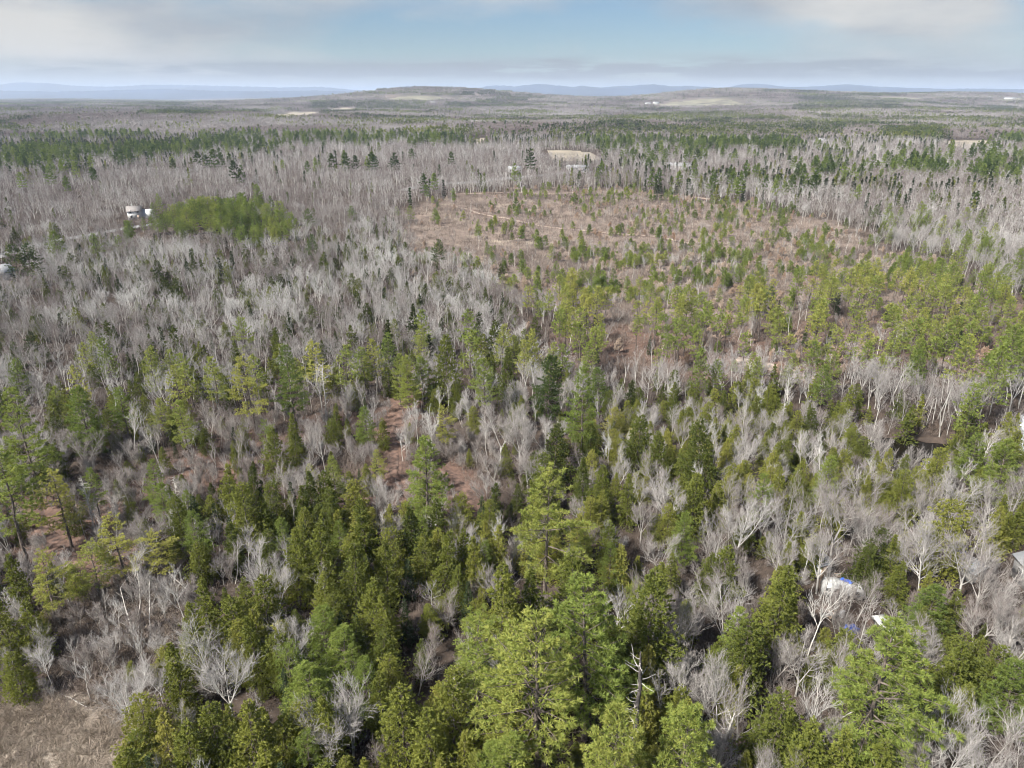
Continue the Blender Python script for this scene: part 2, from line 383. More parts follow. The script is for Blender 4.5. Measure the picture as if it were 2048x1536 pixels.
def make_bare(seed, H=14, form='forest', lod=0, stems=1, spread=.45, twigs=2, tr=.007, tl=.8, lowest=.32, dens=.8, leafy=0, rk=1.1, lean=0.0, wig=.085):
    g = np.random.default_rng(seed); T = MB(); C = MB()
    S = {0: [], 1: []}; TW = []; LV = []
    maxlev = (3, 3, 2)[lod]
    def grow(p, d, L, r, lev):
        n = max(2, int(round({0: 7, 1: 4, 2: 3, 3: 2}[lev] * (1, .8, .7)[lod]))); st = L / n
        for i in range(n):
            d = norm(d + g.normal(0, wig * (.55 if lev == 0 else 1), 3) + np.array([0, 0, (.05 if lev == 0 else .13)])); q = p + d * st
            r1 = r * (1 - .8 / n) if i < n - 1 else r * .45
            S[0 if lev < (3 if lod == 0 else 1) else 1].append((p, q, max(r, .017), max(r1, .014))); p = q; r = r1; f = (i + 1) / n
            if lev < maxlev:
                if lev == 0 and f < lowest: continue
                m = {0: 2.4, 1: 2.0, 2: 1.7}[lev] * dens * (1, .8, .75)[lod]; m = int(m) + (g.random() < m % 1)
                for k in range(m):
                    rnd = norm(np.cross(d, g.normal(size=3))); sp_ = spread * g.uniform(.7, 1.35) * (1.25 if lev == 0 and f < .6 else 1)
                    cd = norm(d * math.cos(sp_ * 1.35) + rnd * math.sin(sp_ * 1.35) + np.array([0, 0, .12]))
                    ratio = {0: .42 * (1.15 - .55 * f), 1: .52, 2: .52}[lev]
                    grow(p, cd, L * ratio * g.uniform(.7, 1.25), max(r * .62, .008), lev + 1)
            if lev == maxlev or (lev == maxlev - 1 and lod > 0):
                for k in range(twigs if lev == maxlev else max(1, twigs // 2)):
                    rnd = norm(np.cross(d, g.normal(size=3))); TW.append((p - d * st * g.random(), norm(d + rnd * g.uniform(.35, .95) + np.array([0, 0, .15])), tl * g.uniform(.5, 1.3)))
                    if leafy and g.random() < leafy: LV.append(TW[-1][0] + TW[-1][1] * TW[-1][2] * g.random())
    for k in range(stems):
        a = g.uniform(0, 2 * PI); tilt = (0 if stems == 1 else g.uniform(.12, .38)) + lean
        d = norm(np.array([math.cos(a) * tilt, math.sin(a) * tilt, 1])); h = H * (1 if k == 0 else g.uniform(.7, .98))
        r0 = (.0105 * H + .03) * rk * (1 if stems == 1 else .75)
        if form == 'spread':
            # short bole breaking into several ascending limbs
            b = H * g.uniform(.22, .33); p = np.array([0, 0, 0.]); q = p + d * b
            S[0].append((p, q, r0 * 1.15, r0 * .95))
            nl = int(g.integers(3, 6)); a0 = g.uniform(0, 2 * PI)
            for i in range(nl):
                aa = a0 + 2 * PI * i / nl + g.normal(0, .3); tl_ = g.uniform(.32, .8)
                grow(q - d * g.uniform(0, b * .3), norm(np.array([math.cos(aa) * tl_, math.sin(aa) * tl_, 1])), (H - b) * g.uniform(.72, 1.0) * 1.0, r0 * .6, 1 if lod == 2 else 0)
        else:
            grow(np.array([0, 0, -.1]) + d * 0, d, h * .93, r0, 0)
    for key, kk in ((0, (4, 4, 3)[lod]), (1, 3)):
        if S[key]:
            a = S[key]; MBx = T if key == 0 else C
            MBx.tubes(np.array([s[0] for s in a]), np.array([s[1] for s in a]), np.array([s[2] for s in a]), np.array([s[3] for s in a]), kk)
    P = np.array([t[0] for t in TW]); D = np.array([t[1] for t in TW]); L_ = np.array([t[2] for t in TW])
    if lod == 0: C.cones(P, D, L_, tr)
    else: C.tris(P, D, L_, tr * 2, g)
    if LV:
        C2 = MB(); LV = np.array(LV); n = len(LV); c = np.repeat(LV, 3, 0) + g.normal(0, .08, (n * 3, 3)); C2.tris(c, norm(g.normal(size=(n * 3, 3))), .26, .2, g)
    V, F = T.arr(); cv, cf = C.arr(); s = H / max(V[:, 2].max(), cv[:, 2].max())
    if len(LV):
        lv, lf = C2.arr(); return (V * s, F), (cv * s, cf), (lv * s, lf)
    return (V * s, F), (cv * s, cf)
def make_brush(seed, n=70, w=1.6, h=1.6, r=.014, lod=0):
    g = np.random.default_rng(seed); C = MB()
    a = g.uniform(0, 2 * PI, n); rr = w * np.sqrt(g.random(n)); p = np.column_stack([rr * np.cos(a), rr * np.sin(a), np.full(n, -.1)])
    d = norm(np.column_stack([np.cos(a) * .3 * rr / w, np.sin(a) * .3 * rr / w, np.ones(n)]) + g.normal(0, .22, (n, 3))); L = h * g.uniform(.4, 1.1, n)
    C.tris(p, d, L, r * 2, g)
    for k in range(5 if lod == 0 else 3):
        f = g.uniform(.25, .9, n)[:, None]; q = p + d * L[:, None] * f; d2 = norm(d + g.normal(0, .55, (n, 3))); C.tris(q, d2, L * g.uniform(.25, .55, n), r * 1.5, g)
    return MB().arr(), C.arr()
def make_grass(seed, n=170, w=1.5, h=.7):
    g = np.random.default_rng(seed); C = MB(); a = g.uniform(0, 2 * PI, n); rr = w * np.sqrt(g.random(n)); ce = g.normal(0, w * .5, (9, 2)); ci = g.integers(0, 9, n)
    p = np.column_stack([ce[ci, 0] + g.normal(0, .14, n), ce[ci, 1] + g.normal(0, .14, n), np.full(n, -.02)])
    d = norm(np.column_stack([p[:, 0] - ce[ci, 0], p[:, 1] - ce[ci, 1], np.zeros(n)]) * 3 + np.array([0, 0, .55]) + g.normal(0, .3, (n, 3)) + np.array([.35, .1, 0])); d[:, 2] = np.abs(d[:, 2]) * .8 + .1
    C.tris(p, norm(d), h * g.uniform(.5, 1.2, n), .05, g)
    return MB().arr(), C.arr()

# kind -> list of variants per LOD; each variant: (nominal height, trunk arrays, crown arrays, third arrays)
PROTO = {}
def variants(kind, lod, fn, args_list, mats):
    out = []
    for i, a in enumerate(args_list):
        H = a.get('H', 1); r = fn(**a)
        out.append(dict(H=H, parts=r, mats=mats))
    PROTO[(kind, lod)] = out
PB, BB, BI = ('pinebark', 'pine'), ('bark', 'twig'), ('birchbark', 'twig')
variants('pine', 0, make_pine, [dict(seed=1, H=19, base=.26, Rm=4.2, ws=1.2, taper=.95, gap=.12), dict(seed=2, H=19, base=.2, Rm=4.6, ws=1.15, lop=.25, gap=.2, taper=.9), dict(seed=3, H=17, base=.36, Rm=3.3, ws=.85, gap=.2),
          dict(seed=4, H=15, base=.15, Rm=3.4, ws=.75), dict(seed=5, H=18, base=.3, Rm=3.7, ws=1.15, gap=.25, lop=.35, taper=.6)], PB)
variants('pine', 1, make_pine, [dict(seed=11, H=18, base=.3, Rm=3.7, ws=1.0, nb=5, bls=.62, tuft=.55, nblade=5, bw=.26, lod=1), dict(seed=12, H=18, base=.22, Rm=4.0, ws=1.0, bls=.62, tuft=.55, nblade=5, bw=.26, lod=1, lop=.2, gap=.15),
          dict(seed=13, H=16, base=.35, Rm=3.3, ws=1.05, bls=.62, tuft=.55, nblade=5, bw=.26, lod=1, gap=.2), dict(seed=14, H=18, base=.3, Rm=3.6, ws=1.3, bls=.6, tuft=.6, nblade=5, bw=.27, lod=1, gap=.22, taper=.6)], PB)
variants('pine', 2, make_pine, [dict(seed=21 + i, H=18, base=.25 + .05 * i, Rm=3.9 - .2 * i, ws=1.9, nb=4, bls=1.3, tuft=1.2, nblade=4, bw=.75, lod=2, gap=.08) for i in range(4)], PB)
variants('polepine', 0, make_pine, [dict(seed=31 + i, H=14, base=.5 + .06 * (i % 2), Rm=2.3, ws=.8, gap=.15, taper=.6) for i in range(3)], PB)
variants('polepine', 1, make_pine, [dict(seed=35 + i, H=14, base=.40 + .07 * i, Rm=2.5 - .15 * i, ws=.95, bls=.6, tuft=.52, nblade=5, bw=.25, lod=1, gap=.18, taper=.6) for i in range(4)], PB)
variants('polepine', 2, make_pine, [dict(seed=41 + i, H=14, base=.4, Rm=2.3, ws=1.7, nb=4, bls=1.1, tuft=1.0, nblade=4, bw=.6, lod=2) for i in range(2)], PB)
variants('roundpine', 1, make_pine, [dict(seed=15 + i, H=14, base=.28, Rm=3.6, ws=.95, bls=.6, tuft=.6, nblade=6, bw=.28, lod=1, taper=.42, gap=.1, lop=.15) for i in range(3)], PB)
variants('roundpine', 2, make_pine, [dict(seed=18 + i, H=14, base=.28, Rm=3.6, ws=1.6, nb=5, bls=1.1, tuft=1.0, nblade=5, bw=.6, lod=2, taper=.42) for i in range(2)], PB)
variants('youngpine', 0, make_pine, [dict(seed=51 + i, H=6, base=.1, Rm=1.7, ws=.55, bls=.3, tuft=.32, nblade=5, bw=.14, dead=False) for i in range(2)], PB)
variants('youngpine', 1, make_pine, [dict(seed=55 + i, H=6, base=.08 + .06 * i, Rm=1.5 + .15 * i, ws=.7, bls=.45, tuft=.5, nblade=5, bw=.25, lod=1, dead=False, gap=.1) for i in range(3)], PB)
variants('youngpine', 2, make_pine, [dict(seed=61 + i, H=6, base=.1, Rm=1.6, ws=1.0, nb=4, bls=.8, tuft=.8, nblade=4, bw=.5, lod=2, dead=False) for i in range(2)], PB)
HB = ('pinebark', 'hemlock'); FB = ('pinebark', 'fir')
variants('hemlock', 0, make_hemlock, [dict(seed=71, H=12, Rm=3.0, taper=.8), dict(seed=72, H=12, Rm=2.5, flame=.7), dict(seed=73, H=13, Rm=3.4, ragged=.5, base=.08, taper=.7), dict(seed=74, H=10, Rm=2.9, taper=.6, ragged=.4), dict(seed=75, H=11, Rm=2.1, flame=.8, taper=.7),
          dict(seed=76, H=13, Rm=3.7, ragged=.6, base=.12, taper=.55, droop=-.2)], HB)
variants('hemlock', 1, make_hemlock, [dict(seed=81 + i, H=12, Rm=2.4 + .35 * i, ls=.62, nb=7, bls=.55, tuft=.62, nblade=4, bw=.38, lod=1, taper=.9 - .1 * i, ragged=.3) for i in range(4)], HB)
variants('hemlock', 2, make_hemlock, [dict(seed=91 + i, H=12, Rm=2.1 + .4 * i, ls=1.3, nb=5, bls=1.2, tuft=1.2, nblade=3, bw=.9, lod=2, taper=.8) for i in range(3)], HB)
variants('fir', 0, make_hemlock, [dict(seed=101 + i, H=11, Rm=1.5 + .2 * i, ls=.42, tuft=.32, bw=.13, droop=-.05, flame=.3, ragged=.15) for i in range(2)], FB)
variants('fir', 1, make_hemlock, [dict(seed=105 + i, H=11, Rm=1.5 + .25 * i, ls=.65, nb=7, bls=.5, tuft=.58, nblade=4, bw=.34, lod=1, flame=.3, droop=-.05) for i in range(2)], FB)
variants('fir', 2, make_hemlock, [dict(seed=108 + i, H=11, Rm=1.6 + .3 * i, ls=1.2, nb=5, bls=1.1, tuft=1.1, nblade=3, bw=.75, lod=2) for i in range(2)], FB)
variants('bare', 0, make_bare, [dict(seed=111, H=14, form='spread', spread=.5), dict(seed=112, H=14, form='spread', spread=.42), dict(seed=113, H=14, spread=.5), dict(seed=114, H=14, spread=.42, stems=2), dict(seed=115, H=13, spread=.55, stems=2),
          dict(seed=116, H=13, form='spread', spread=.55), dict(seed=117, H=14, spread=.36, lowest=.45), dict(seed=118, H=12, stems=3, spread=.4, dens=.85)], BB)
variants('bare', 1, make_bare, [dict(seed=120, H=12, form='spread', lod=1, twigs=3, tr=.016, tl=.9, rk=1.0, spread=.6), dict(seed=127, H=12, spread=.6, lod=1, twigs=3, tr=.016, tl=.9, rk=1.3, lowest=.35), dict(seed=121, H=14, spread=.55, lod=1, twigs=3, tr=.016, tl=.9, rk=1.0), dict(seed=122, H=14, spread=.5, lod=1, twigs=3, tr=.016, tl=.9, rk=1.0, stems=2), dict(seed=123, H=14, form='spread', lod=1, twigs=3, tr=.016, tl=.9, rk=1.0),
          dict(seed=124, H=14, spread=.55, lod=1, twigs=3, tr=.016, tl=.9, rk=1.0, lowest=.25), dict(seed=125, H=14, spread=.45, lod=1, twigs=3, tr=.016, tl=.9, rk=1.0, lowest=.25), dict(seed=126, H=14, form='spread', lod=1, twigs=3, tr=.016, tl=.9, rk=1.0, spread=.38)], BB)
variants('bare', 2, make_bare, [dict(seed=131 + i, H=12, spread=.5 + .06 * i, form='spread' if i % 2 else 'forest', lod=2, twigs=2, tr=.07, tl=1.7, rk=1.1, lowest=.3) for i in range(4)], BB)
variants('birch', 0, make_bare, [dict(seed=141 + i, H=12, spread=.36, lowest=.45, dens=.7, rk=.72, twigs=3, lean=.1 * i, wig=.17) for i in range(4)], BI)
variants('birch', 1, make_bare, [dict(seed=145 + i, H=13, spread=.33, lowest=.5, dens=.8, rk=.85, lod=1, twigs=3, tr=.025, tl=.7, lean=.05 * i) for i in range(3)], BI)
variants('birch', 2, make_bare, [dict(seed=149 + i, H=13, spread=.33, lowest=.5, rk=1.3, lod=2, twigs=2, tr=.07, tl=1.2) for i in range(2)], BI)
variants('tansap', 1, make_bare, [dict(seed=151 + i, H=4.5, spread=.5, lod=1, twigs=3, tr=.02, tl=.45, lowest=.15, leafy=.85, dens=.9) for i in range(3)], ('bark', 'twig', 'tanleaf'))
variants('thicket', 0, make_bare, [dict(seed=161 + i, H=5, spread=.45, stems=4, dens=.55, rk=.55, lowest=.2, twigs=3, tl=.4) for i in range(3)], BB)
variants('thicket', 1, make_bare, [dict(seed=165 + i, H=5, spread=.45, stems=4, dens=.5, rk=.6, lowest=.2, lod=1, twigs=2, tr=.022, tl=.5) for i in range(3)], BB)
variants('brush', 0, make_brush, [dict(seed=171 + i) for i in range(4)], ('brush', 'brush'))
variants('brush', 1, make_brush, [dict(seed=175 + i, n=40, w=2.0, h=1.5, r=.03, lod=1) for i in range(3)], ('brush', 'brush'))
variants('grass', 0, make_grass, [dict(seed=181 + i) for i in range(3)], ('straw', 'straw'))
for key, vs in PROTO.items():
    for i, v in enumerate(vs):
        nm = f'{key[0]}_{key[1]}_{i}'
        V, F, mi, off = [], [], [], 0; v['part_mesh'] = []
        for j, (pv, pf) in enumerate(v['parts']):
            v['part_mesh'].append((pv, pf, M[v['mats'][j]]))
            V.append(pv); F.append(pf + off); mi.append(np.full(len(pf), j)); off += len(pv)
        v['V'], v['F'], v['mi'] = np.concatenate(V), np.concatenate(F), np.concatenate(mi)
        v['ms'] = [M[x] for x in v['mats']]; v['name'] = nm; v['joined'] = None; v['split'] = None
def joined_object(v):
    if v['joined'] is None:
        me = mesh_np(v['name'], v['V'], v['F'], v['ms'], v['mi']); v['joined'] = bpy.data.objects.new(v['name'], me)
    return v['joined']
def split_meshes(v):
    if v['split'] is None:
        nm = ['trunk', 'crown', 'leaves']
        v['split'] = [(nm[j], mesh_np(nm[j], pv, pf, [mt])) for j, (pv, pf, mt) in enumerate(v['part_mesh']) if len(pf)]
    return v['split']
# ------------------------------------------------------------------ ground
def ax(lo, hi, fine_lo, fine_hi, step, growth=1.07):
    c = list(np.arange(fine_lo, fine_hi + step, step)); s = step; v = c[-1]
    while v < hi: s *= growth; v += s; c.append(min(v, hi))
    s = step; v = c[0]; pre = []
    while v > lo: s *= growth; v -= s; pre.append(max(v, lo))
    return np.array(pre[::-1] + c)
gx = ax(-34000, 34000, -230, 230, 3.4); gy = ax(-1500, 42000, 20, 420, 3.4, 1.055)
GX, GY = np.meshgrid(gx, gy); GZ = terrain(GX.ravel(), GY.ravel()).reshape(GX.shape)
nx, ny = len(gx), len(gy)
i = np.arange(ny - 1)[:, None] * nx + np.arange(nx - 1)[None]; i = i.ravel()
gme = mesh_np('ground', np.column_stack([GX.ravel(), GY.ravel(), GZ.ravel()]), np.column_stack([i, i + 1, i + nx + 1, i + nx]), [], smooth=True)

# zones: outlines drawn on the ground
Z_MARSH = [(-400, 1400), (60, 1392), (170, 1400), (262, 1440), (300, 1500), (250, 1560), (230, 1750), (-400, 1800)]
Z_SWAMP = [(-400, 1230), (60, 1220), (200, 1190), (360, 1190), (440, 1260), (400, 1360), (330, 1440), (300, 1500), (262, 1440), (170, 1400), (-400, 1400)]
Z_CLEAR = [(790, 470), (840, 400), (1000, 384), (1230, 382), (1500, 408), (1640, 440), (1780, 495), (1910, 540), (1960, 600), (1700, 640), (1500, 655), (1250, 650), (1080, 640), (1020, 590), (940, 560), (840, 540)]
Z_PINES = [(1060, 690), (1080, 640), (1250, 630), (1500, 630), (1700, 600), (1900, 575), (2100, 600), (2300, 640), (2300, 740), (1900, 770), (1650, 765), (1430, 790), (1250, 745), (1130, 760)]
Z_RED = [(-100, 1080), (-100, 1000), (120, 960), (280, 880), (420, 830), (660, 800), (760, 790), (930, 860), (1000, 900), (1000, 1020), (900, 1110), (740, 1080), (560, 1010), (450, 1000), (330, 1080), (230, 1190), (100, 1200)]
Z_CLUMP = [(335, 470), (345, 440), (460, 425), (560, 435), (600, 465), (580, 492), (470, 490), (380, 480), (250, 500), (240, 478)]
Z_YARD = [(1580, 1170), (1660, 1140), (1760, 1160), (1800, 1230), (1820, 1330), (1700, 1340), (1610, 1270)]
TRAILS = [dict(px=[(905, 412), (960, 428), (1040, 443), (1120, 457), (1180, 462), (1290, 470), (1400, 490), (1500, 520), (1560, 533)], w=2.8),
          dict(px=[(920, 388), (1040, 386), (1150, 385), (1300, 388), (1420, 398)], w=4),
          dict(px=[(838, 745), (815, 790), (790, 850), (782, 920), (800, 1000)], w=3.4),
          dict(px=[(60, 1010), (110, 1080), (170, 1160)], w=3.5), dict(px=[(890, 940), (930, 980), (960, 1050)], w=4),
          dict(px=[(1470, 720), (1580, 740), (1620, 760)], w=5)]
ROAD = [(800, 382), (830, 374), (900, 367), (1000, 358), (1080, 351), (1180, 344), (1260, 339)]
ROAD_B = [(-60, 530), (20, 506), (70, 492), (130, 478), (200, 466), (270, 452), (330, 446)]
FIELDS = [dict(p=[(765, 201), (790, 194), (830, 191.3), (880, 193), (900, 199), (850, 203)]), dict(p=[(1078, 304), (1100, 300), (1150, 301), (1200, 307), (1210, 322), (1120, 326), (1085, 318)]),
          dict(p=[(1880, 283), (1925, 279), (1985, 282), (2000, 296), (1940, 300), (1885, 294)]), dict(p=[(1300, 209), (1350, 203), (1400, 198), (1460, 196.5), (1470, 202), (1500, 209), (1520, 213), (1400, 214), (1320, 214)]),
          dict(p=[(500, 231), (580, 223), (640, 224), (640, 235), (560, 239)]), dict(p=[(935, 280), (960, 276), (985, 279), (980, 292), (940, 291)]), dict(p=[(1740, 196), (1800, 194), (1850, 197), (1840, 201), (1760, 200)]),
          dict(p=[(1985, 198), (2040, 196), (2060, 201), (2000, 203)]), dict(p=[(650, 219), (690, 215), (720, 218), (700, 223), (660, 223)])]
def strip_world(px, step=4):
    P = np.array([ground_at(*p)[:2] for p in px]); out = [P[0]]
    for a, b in zip(P[:-1], P[1:]):
        n = max(2, int(np.hypot(*(b - a)) / step)); out += [a + (b - a) * k / n for k in range(1, n + 1)]
    out = np.array(out)
    for _ in range(6): out[1:-1] = (out[:-2] + 2 * out[1:-1] + out[2:]) / 4
    return out
ROAD_W, ROAD_BW = strip_world(ROAD, 6), strip_world(ROAD_B, 6)
for t in TRAILS: t['W'] = strip_world(t['px'])
for f in FIELDS: f['W'] = [tuple(ground_at(*p)[:2]) for p in f['p']]
def linedist(x, y, P):
    d = np.full(np.shape(x), 1e9)
    for a, b in zip(P[:-1], P[1:]):
        ab = b - a; t = np.clip(((x - a[0]) * ab[0] + (y - a[1]) * ab[1]) / (ab @ ab + 1e-9), 0, 1)
        d = np.minimum(d, np.hypot(x - a[0] - t * ab[0], y - a[1] - t * ab[1]))
    return d
def smooth_noise(x, y, scale, seed):
    """value noise, vectorised"""
    x = np.asarray(x) / scale; y = np.asarray(y) / scale; xi = np.floor(x).astype(np.int64); yi = np.floor(y).astype(np.int64); fx = x - xi; fy = y - yi
    fx = fx * fx * (3 - 2 * fx); fy = fy * fy * (3 - 2 * fy)
    def h(a, b):
        v = (a * 374761393 + b * 668265263 + seed * 982451653) & 0xffffffff; v = ((v ^ (v >> 13)) * 1274126177) & 0xffffffff; return ((v ^ (v >> 16)) & 0xffff) / 65535.0
    return (h(xi, yi) * (1 - fx) + h(xi + 1, yi) * fx) * (1 - fy) + (h(xi, yi + 1) * (1 - fx) + h(xi + 1, yi + 1) * fx) * fy
# ground cover kinds stored on the sheet: litter, straw, brown clearing
def soft(px, py, poly, soft_px):
    d = polydist(px, py, poly); s = np.where(inpoly(px, py, poly), d, -d); return np.clip(s / soft_px * .5 + .5, 0, 1)
gpx, gpy = project(GX.ravel(), GY.ravel(), GZ.ravel())
vis = (GY.ravel() > 15) & (GY.ravel() < 900)
def zone_attr(poly, sp_):
    a = np.zeros(GX.size, np.float32); a[vis] = soft(gpx[vis], gpy[vis], poly, sp_); return a
litter = zone_attr(Z_RED, 50); litter = litter * (.15 + .95 * smooth_noise(GX.ravel(), GY.ravel(), 16, 71)); litter = np.maximum(litter, .6 * zone_attr(Z_PINES, 25)); litter = np.maximum(litter, .35 * zone_attr(Z_YARD, 30)); straw = zone_attr(Z_MARSH, 30); gpx0, gpy0 = gpx, gpy; gpx = gpx + 70 * (smooth_noise(GX.ravel(), GY.ravel(), 17, 201) - .5); gpy = gpy + 36 * (smooth_noise(GX.ravel(), GY.ravel(), 17, 202) - .5); clear = zone_attr(Z_CLEAR, 26); gpx, gpy = gpx0, gpy0
for t in TRAILS:
    d = linedist(GX.ravel()[vis], GY.ravel()[vis], t['W']); litter[vis] = np.maximum(litter[vis], np.clip(1.6 - d / t['w'], 0, 1))
for nm, a in (('litter', litter), ('straw', straw), ('clear', clear)):
    at_ = gme.attributes.new(nm, 'FLOAT', 'POINT'); at_.data.foreach_set('value', a.astype(np.float32))
def ground_mat():
    m, t, b = new_mat('forest_floor'); L = t.links.new
    tc = N(t, 'ShaderNodeTexCoord')
    def nz(scale, detail=6, rough=.6):
        n = N(t, 'ShaderNodeTexNoise'); n.inputs['Scale'].default_value = scale; n.inputs['Detail'].default_value = detail; n.inputs['Roughness'].default_value = rough; L(tc.outputs['Object'], n.inputs['Vector']); return n.outputs['Fac']
    def attr(nm): a = N(t, 'ShaderNodeAttribute', attribute_name=nm); return a.outputs['Fac']
    fl = ramp(t, [(.3, (.036, .028, .023)), (.5, (.066, .051, .042)), (.7, (.115, .088, .071))]); L(nz(.35, 8, .7), fl.inputs[0])  # floor colour lowered, painting in the shade of gaps between trees
    red = ramp(t, [(.3, (.065, .046, .037)), (.52, (.14, .09, .071)), (.72, (.24, .168, .135))]); L(nz(.8, 9, .75), red.inputs[0])
    st = ramp(t, [(.3, (.20, .165, .13)), (.5, (.36, .305, .25)), (.7, (.50, .44, .37))]); L(nz(.5, 9, .7), st.inputs[0])
    cl = ramp(t, [(.3, (.11, .087, .07)), (.5, (.195, .152, .126)), (.7, (.30, .245, .205))]); L(nz(.22, 9, .75), cl.inputs[0])
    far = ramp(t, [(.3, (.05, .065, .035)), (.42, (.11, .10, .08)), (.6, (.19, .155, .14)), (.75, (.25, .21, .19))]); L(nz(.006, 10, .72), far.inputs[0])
    def mix(f, a, b_):
        x = N(t, 'ShaderNodeMixRGB'); L(f, x.inputs[0]); L(a, x.inputs[1]); L(b_, x.inputs[2]); return x.outputs[0]
    def edge(f):
        a = N(t, 'ShaderNodeMath', operation='ADD'); L(f, a.inputs[0]); L(nz(.12, 6, .65), a.inputs[1]); r = N(t, 'ShaderNodeMapRange'); L(a.outputs[0], r.inputs[0]); r.inputs[1].default_value = .85; r.inputs[2].default_value = 1.15; return r.outputs[0]
    pale = ramp(t, [(.52, (.20, .165, .135)), (.66, (.31, .26, .205))]); L(nz(.045, 7, .7), pale.inputs[0]); pm = N(t, 'ShaderNodeMapRange'); L(nz(.045, 7, .7), pm.inputs[0]); pm.inputs[1].default_value = .52; pm.inputs[2].default_value = .64
    clm = mix(pm.outputs[0], cl.outputs[0], pale.outputs[0])
    c = mix(edge(attr('clear')), fl.outputs[0], clm); c = mix(edge(attr('litter')), c, red.outputs[0]); c = mix(edge(attr('straw')), c, st.outputs[0])
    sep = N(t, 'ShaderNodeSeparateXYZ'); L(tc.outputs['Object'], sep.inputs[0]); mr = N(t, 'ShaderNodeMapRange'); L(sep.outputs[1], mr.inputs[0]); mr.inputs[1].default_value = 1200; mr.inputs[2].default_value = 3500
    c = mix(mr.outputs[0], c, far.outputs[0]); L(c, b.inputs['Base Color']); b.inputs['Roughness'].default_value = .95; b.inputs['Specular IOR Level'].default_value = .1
    bp = N(t, 'ShaderNodeBump'); bp.inputs['Strength'].default_value = .6; bp.inputs['Distance'].default_value = .25; L(nz(1.6, 8, .7), bp.inputs['Height']); L(bp.outputs[0], b.inputs['Normal'])
    return m
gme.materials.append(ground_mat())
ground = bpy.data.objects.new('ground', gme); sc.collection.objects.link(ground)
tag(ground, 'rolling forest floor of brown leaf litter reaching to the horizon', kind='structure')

def strip(name, P, w, mat, dz, label, jit=0):
    n = len(P); tn = np.gradient(P, axis=0); tn = norm(tn); nn = np.column_stack([-tn[:, 1], tn[:, 0]]); k = 5; V = []
    for j in range(k):
        o = (j / (k - 1) - .5) * w; q = P + nn * (o + (rng.normal(0, jit, n)[:, None] if jit and j in (0, k - 1) else 0)); V.append(np.column_stack([q, terrain(q[:, 0], q[:, 1]) + dz - (.10 if j in (0, k - 1) else 0)]))
    V = np.stack(V, 1).reshape(-1, 3); i = (np.arange(n - 1)[:, None] * k + np.arange(k - 1)[None]).ravel()
    me = mesh_np(name, V, np.column_stack([i, i + 1, i + k + 1, i + k]), [mat], smooth=True); o = bpy.data.objects.new(name, me); sc.collection.objects.link(o); tag(o, label, kind='structure'); return o
M['asphalt'] = plain('worn_asphalt', (.24, .24, .24), .9, .15, .4); M['trackdirt'] = plain('rutted_track', (.36, .29, .235), .95, .35, .5); M['reddirt'] = plain('leafy_track', (.145, .092, .072), .95, .45, .9)
strip('road', ROAD_W, 10, M['asphalt'], .25, 'pale grey country road behind the cleared land'); strip('road', ROAD_BW, 7, M['asphalt'], .2, 'grey lane past the white house')
for k_, t in enumerate(TRAILS): strip('track', t['W'], t['w'] * (1 if k_ in (0, 1, 5) else .6), M['trackdirt' if k_ in (0, 1, 5) else 'reddirt'], .12, ['pale rutted track across the cleared land', 'pale strip of bare soil at the far edge of the clearing', 'red leaf covered skid trail between the trees', 'red leafy opening under the yellow pines', 'reddish leafy gap behind the bright pine', 'short bare track under the pole pines'][k_], .35)
def sheet(name, poly, mat, dz, label, step):
    P = np.array(poly); lo, hi = P.min(0), P.max(0); nxs = max(3, int((hi[0] - lo[0]) / step)); nys = max(3, int((hi[1] - lo[1]) / step)); nxs, nys = min(nxs, 60), min(nys, 60)
    xs, ys = np.meshgrid(np.linspace(lo[0], hi[0], nxs), np.linspace(lo[1], hi[1], nys)); ok = inpoly(xs, ys, poly)
    for _ in range(1): pass
    idx = []; 
    for a in range(nys - 1):
        for b in range(nxs - 1):
            if ok[a, b] and ok[a, b + 1] and ok[a + 1, b] and ok[a + 1, b + 1]: idx.append((a * nxs + b, a * nxs + b + 1, (a + 1) * nxs + b + 1, (a + 1) * nxs + b))
    if not idx: return
    V = np.column_stack([xs.ravel(), ys.ravel(), terrain_base(xs.ravel(), ys.ravel()) + dz]); me = mesh_np(name, V, idx, [mat], smooth=True); o = bpy.data.objects.new(name, me); sc.collection.objects.link(o); tag(o, label, kind='structure')
M['hay'] = plain('pale_hayfield', (.22, .205, .145), .95, .2, .01); M['tanfield'] = plain('tan_stubble_field', (.31, .27, .205), .95, .2, .02)
FL = ['green tan hayfield on the round hill', 'cream field behind the grey road', 'pale field at the edge of the dark pines', 'broad tan field below the wooded ridge', 'small pale field beyond the conifer belt', 'little pale clearing among grey woods', 'thin field on the far ridge', 'thin pale field by the far barn', 'narrow field at the foot of the round hill']
for k_, f in enumerate(FIELDS): sheet('field', f['W'], M['hay' if k_ in (0, 3, 6, 7) else 'tanfield'], .8, FL[k_], 8 if k_ in (1, 2, 5) else 20)
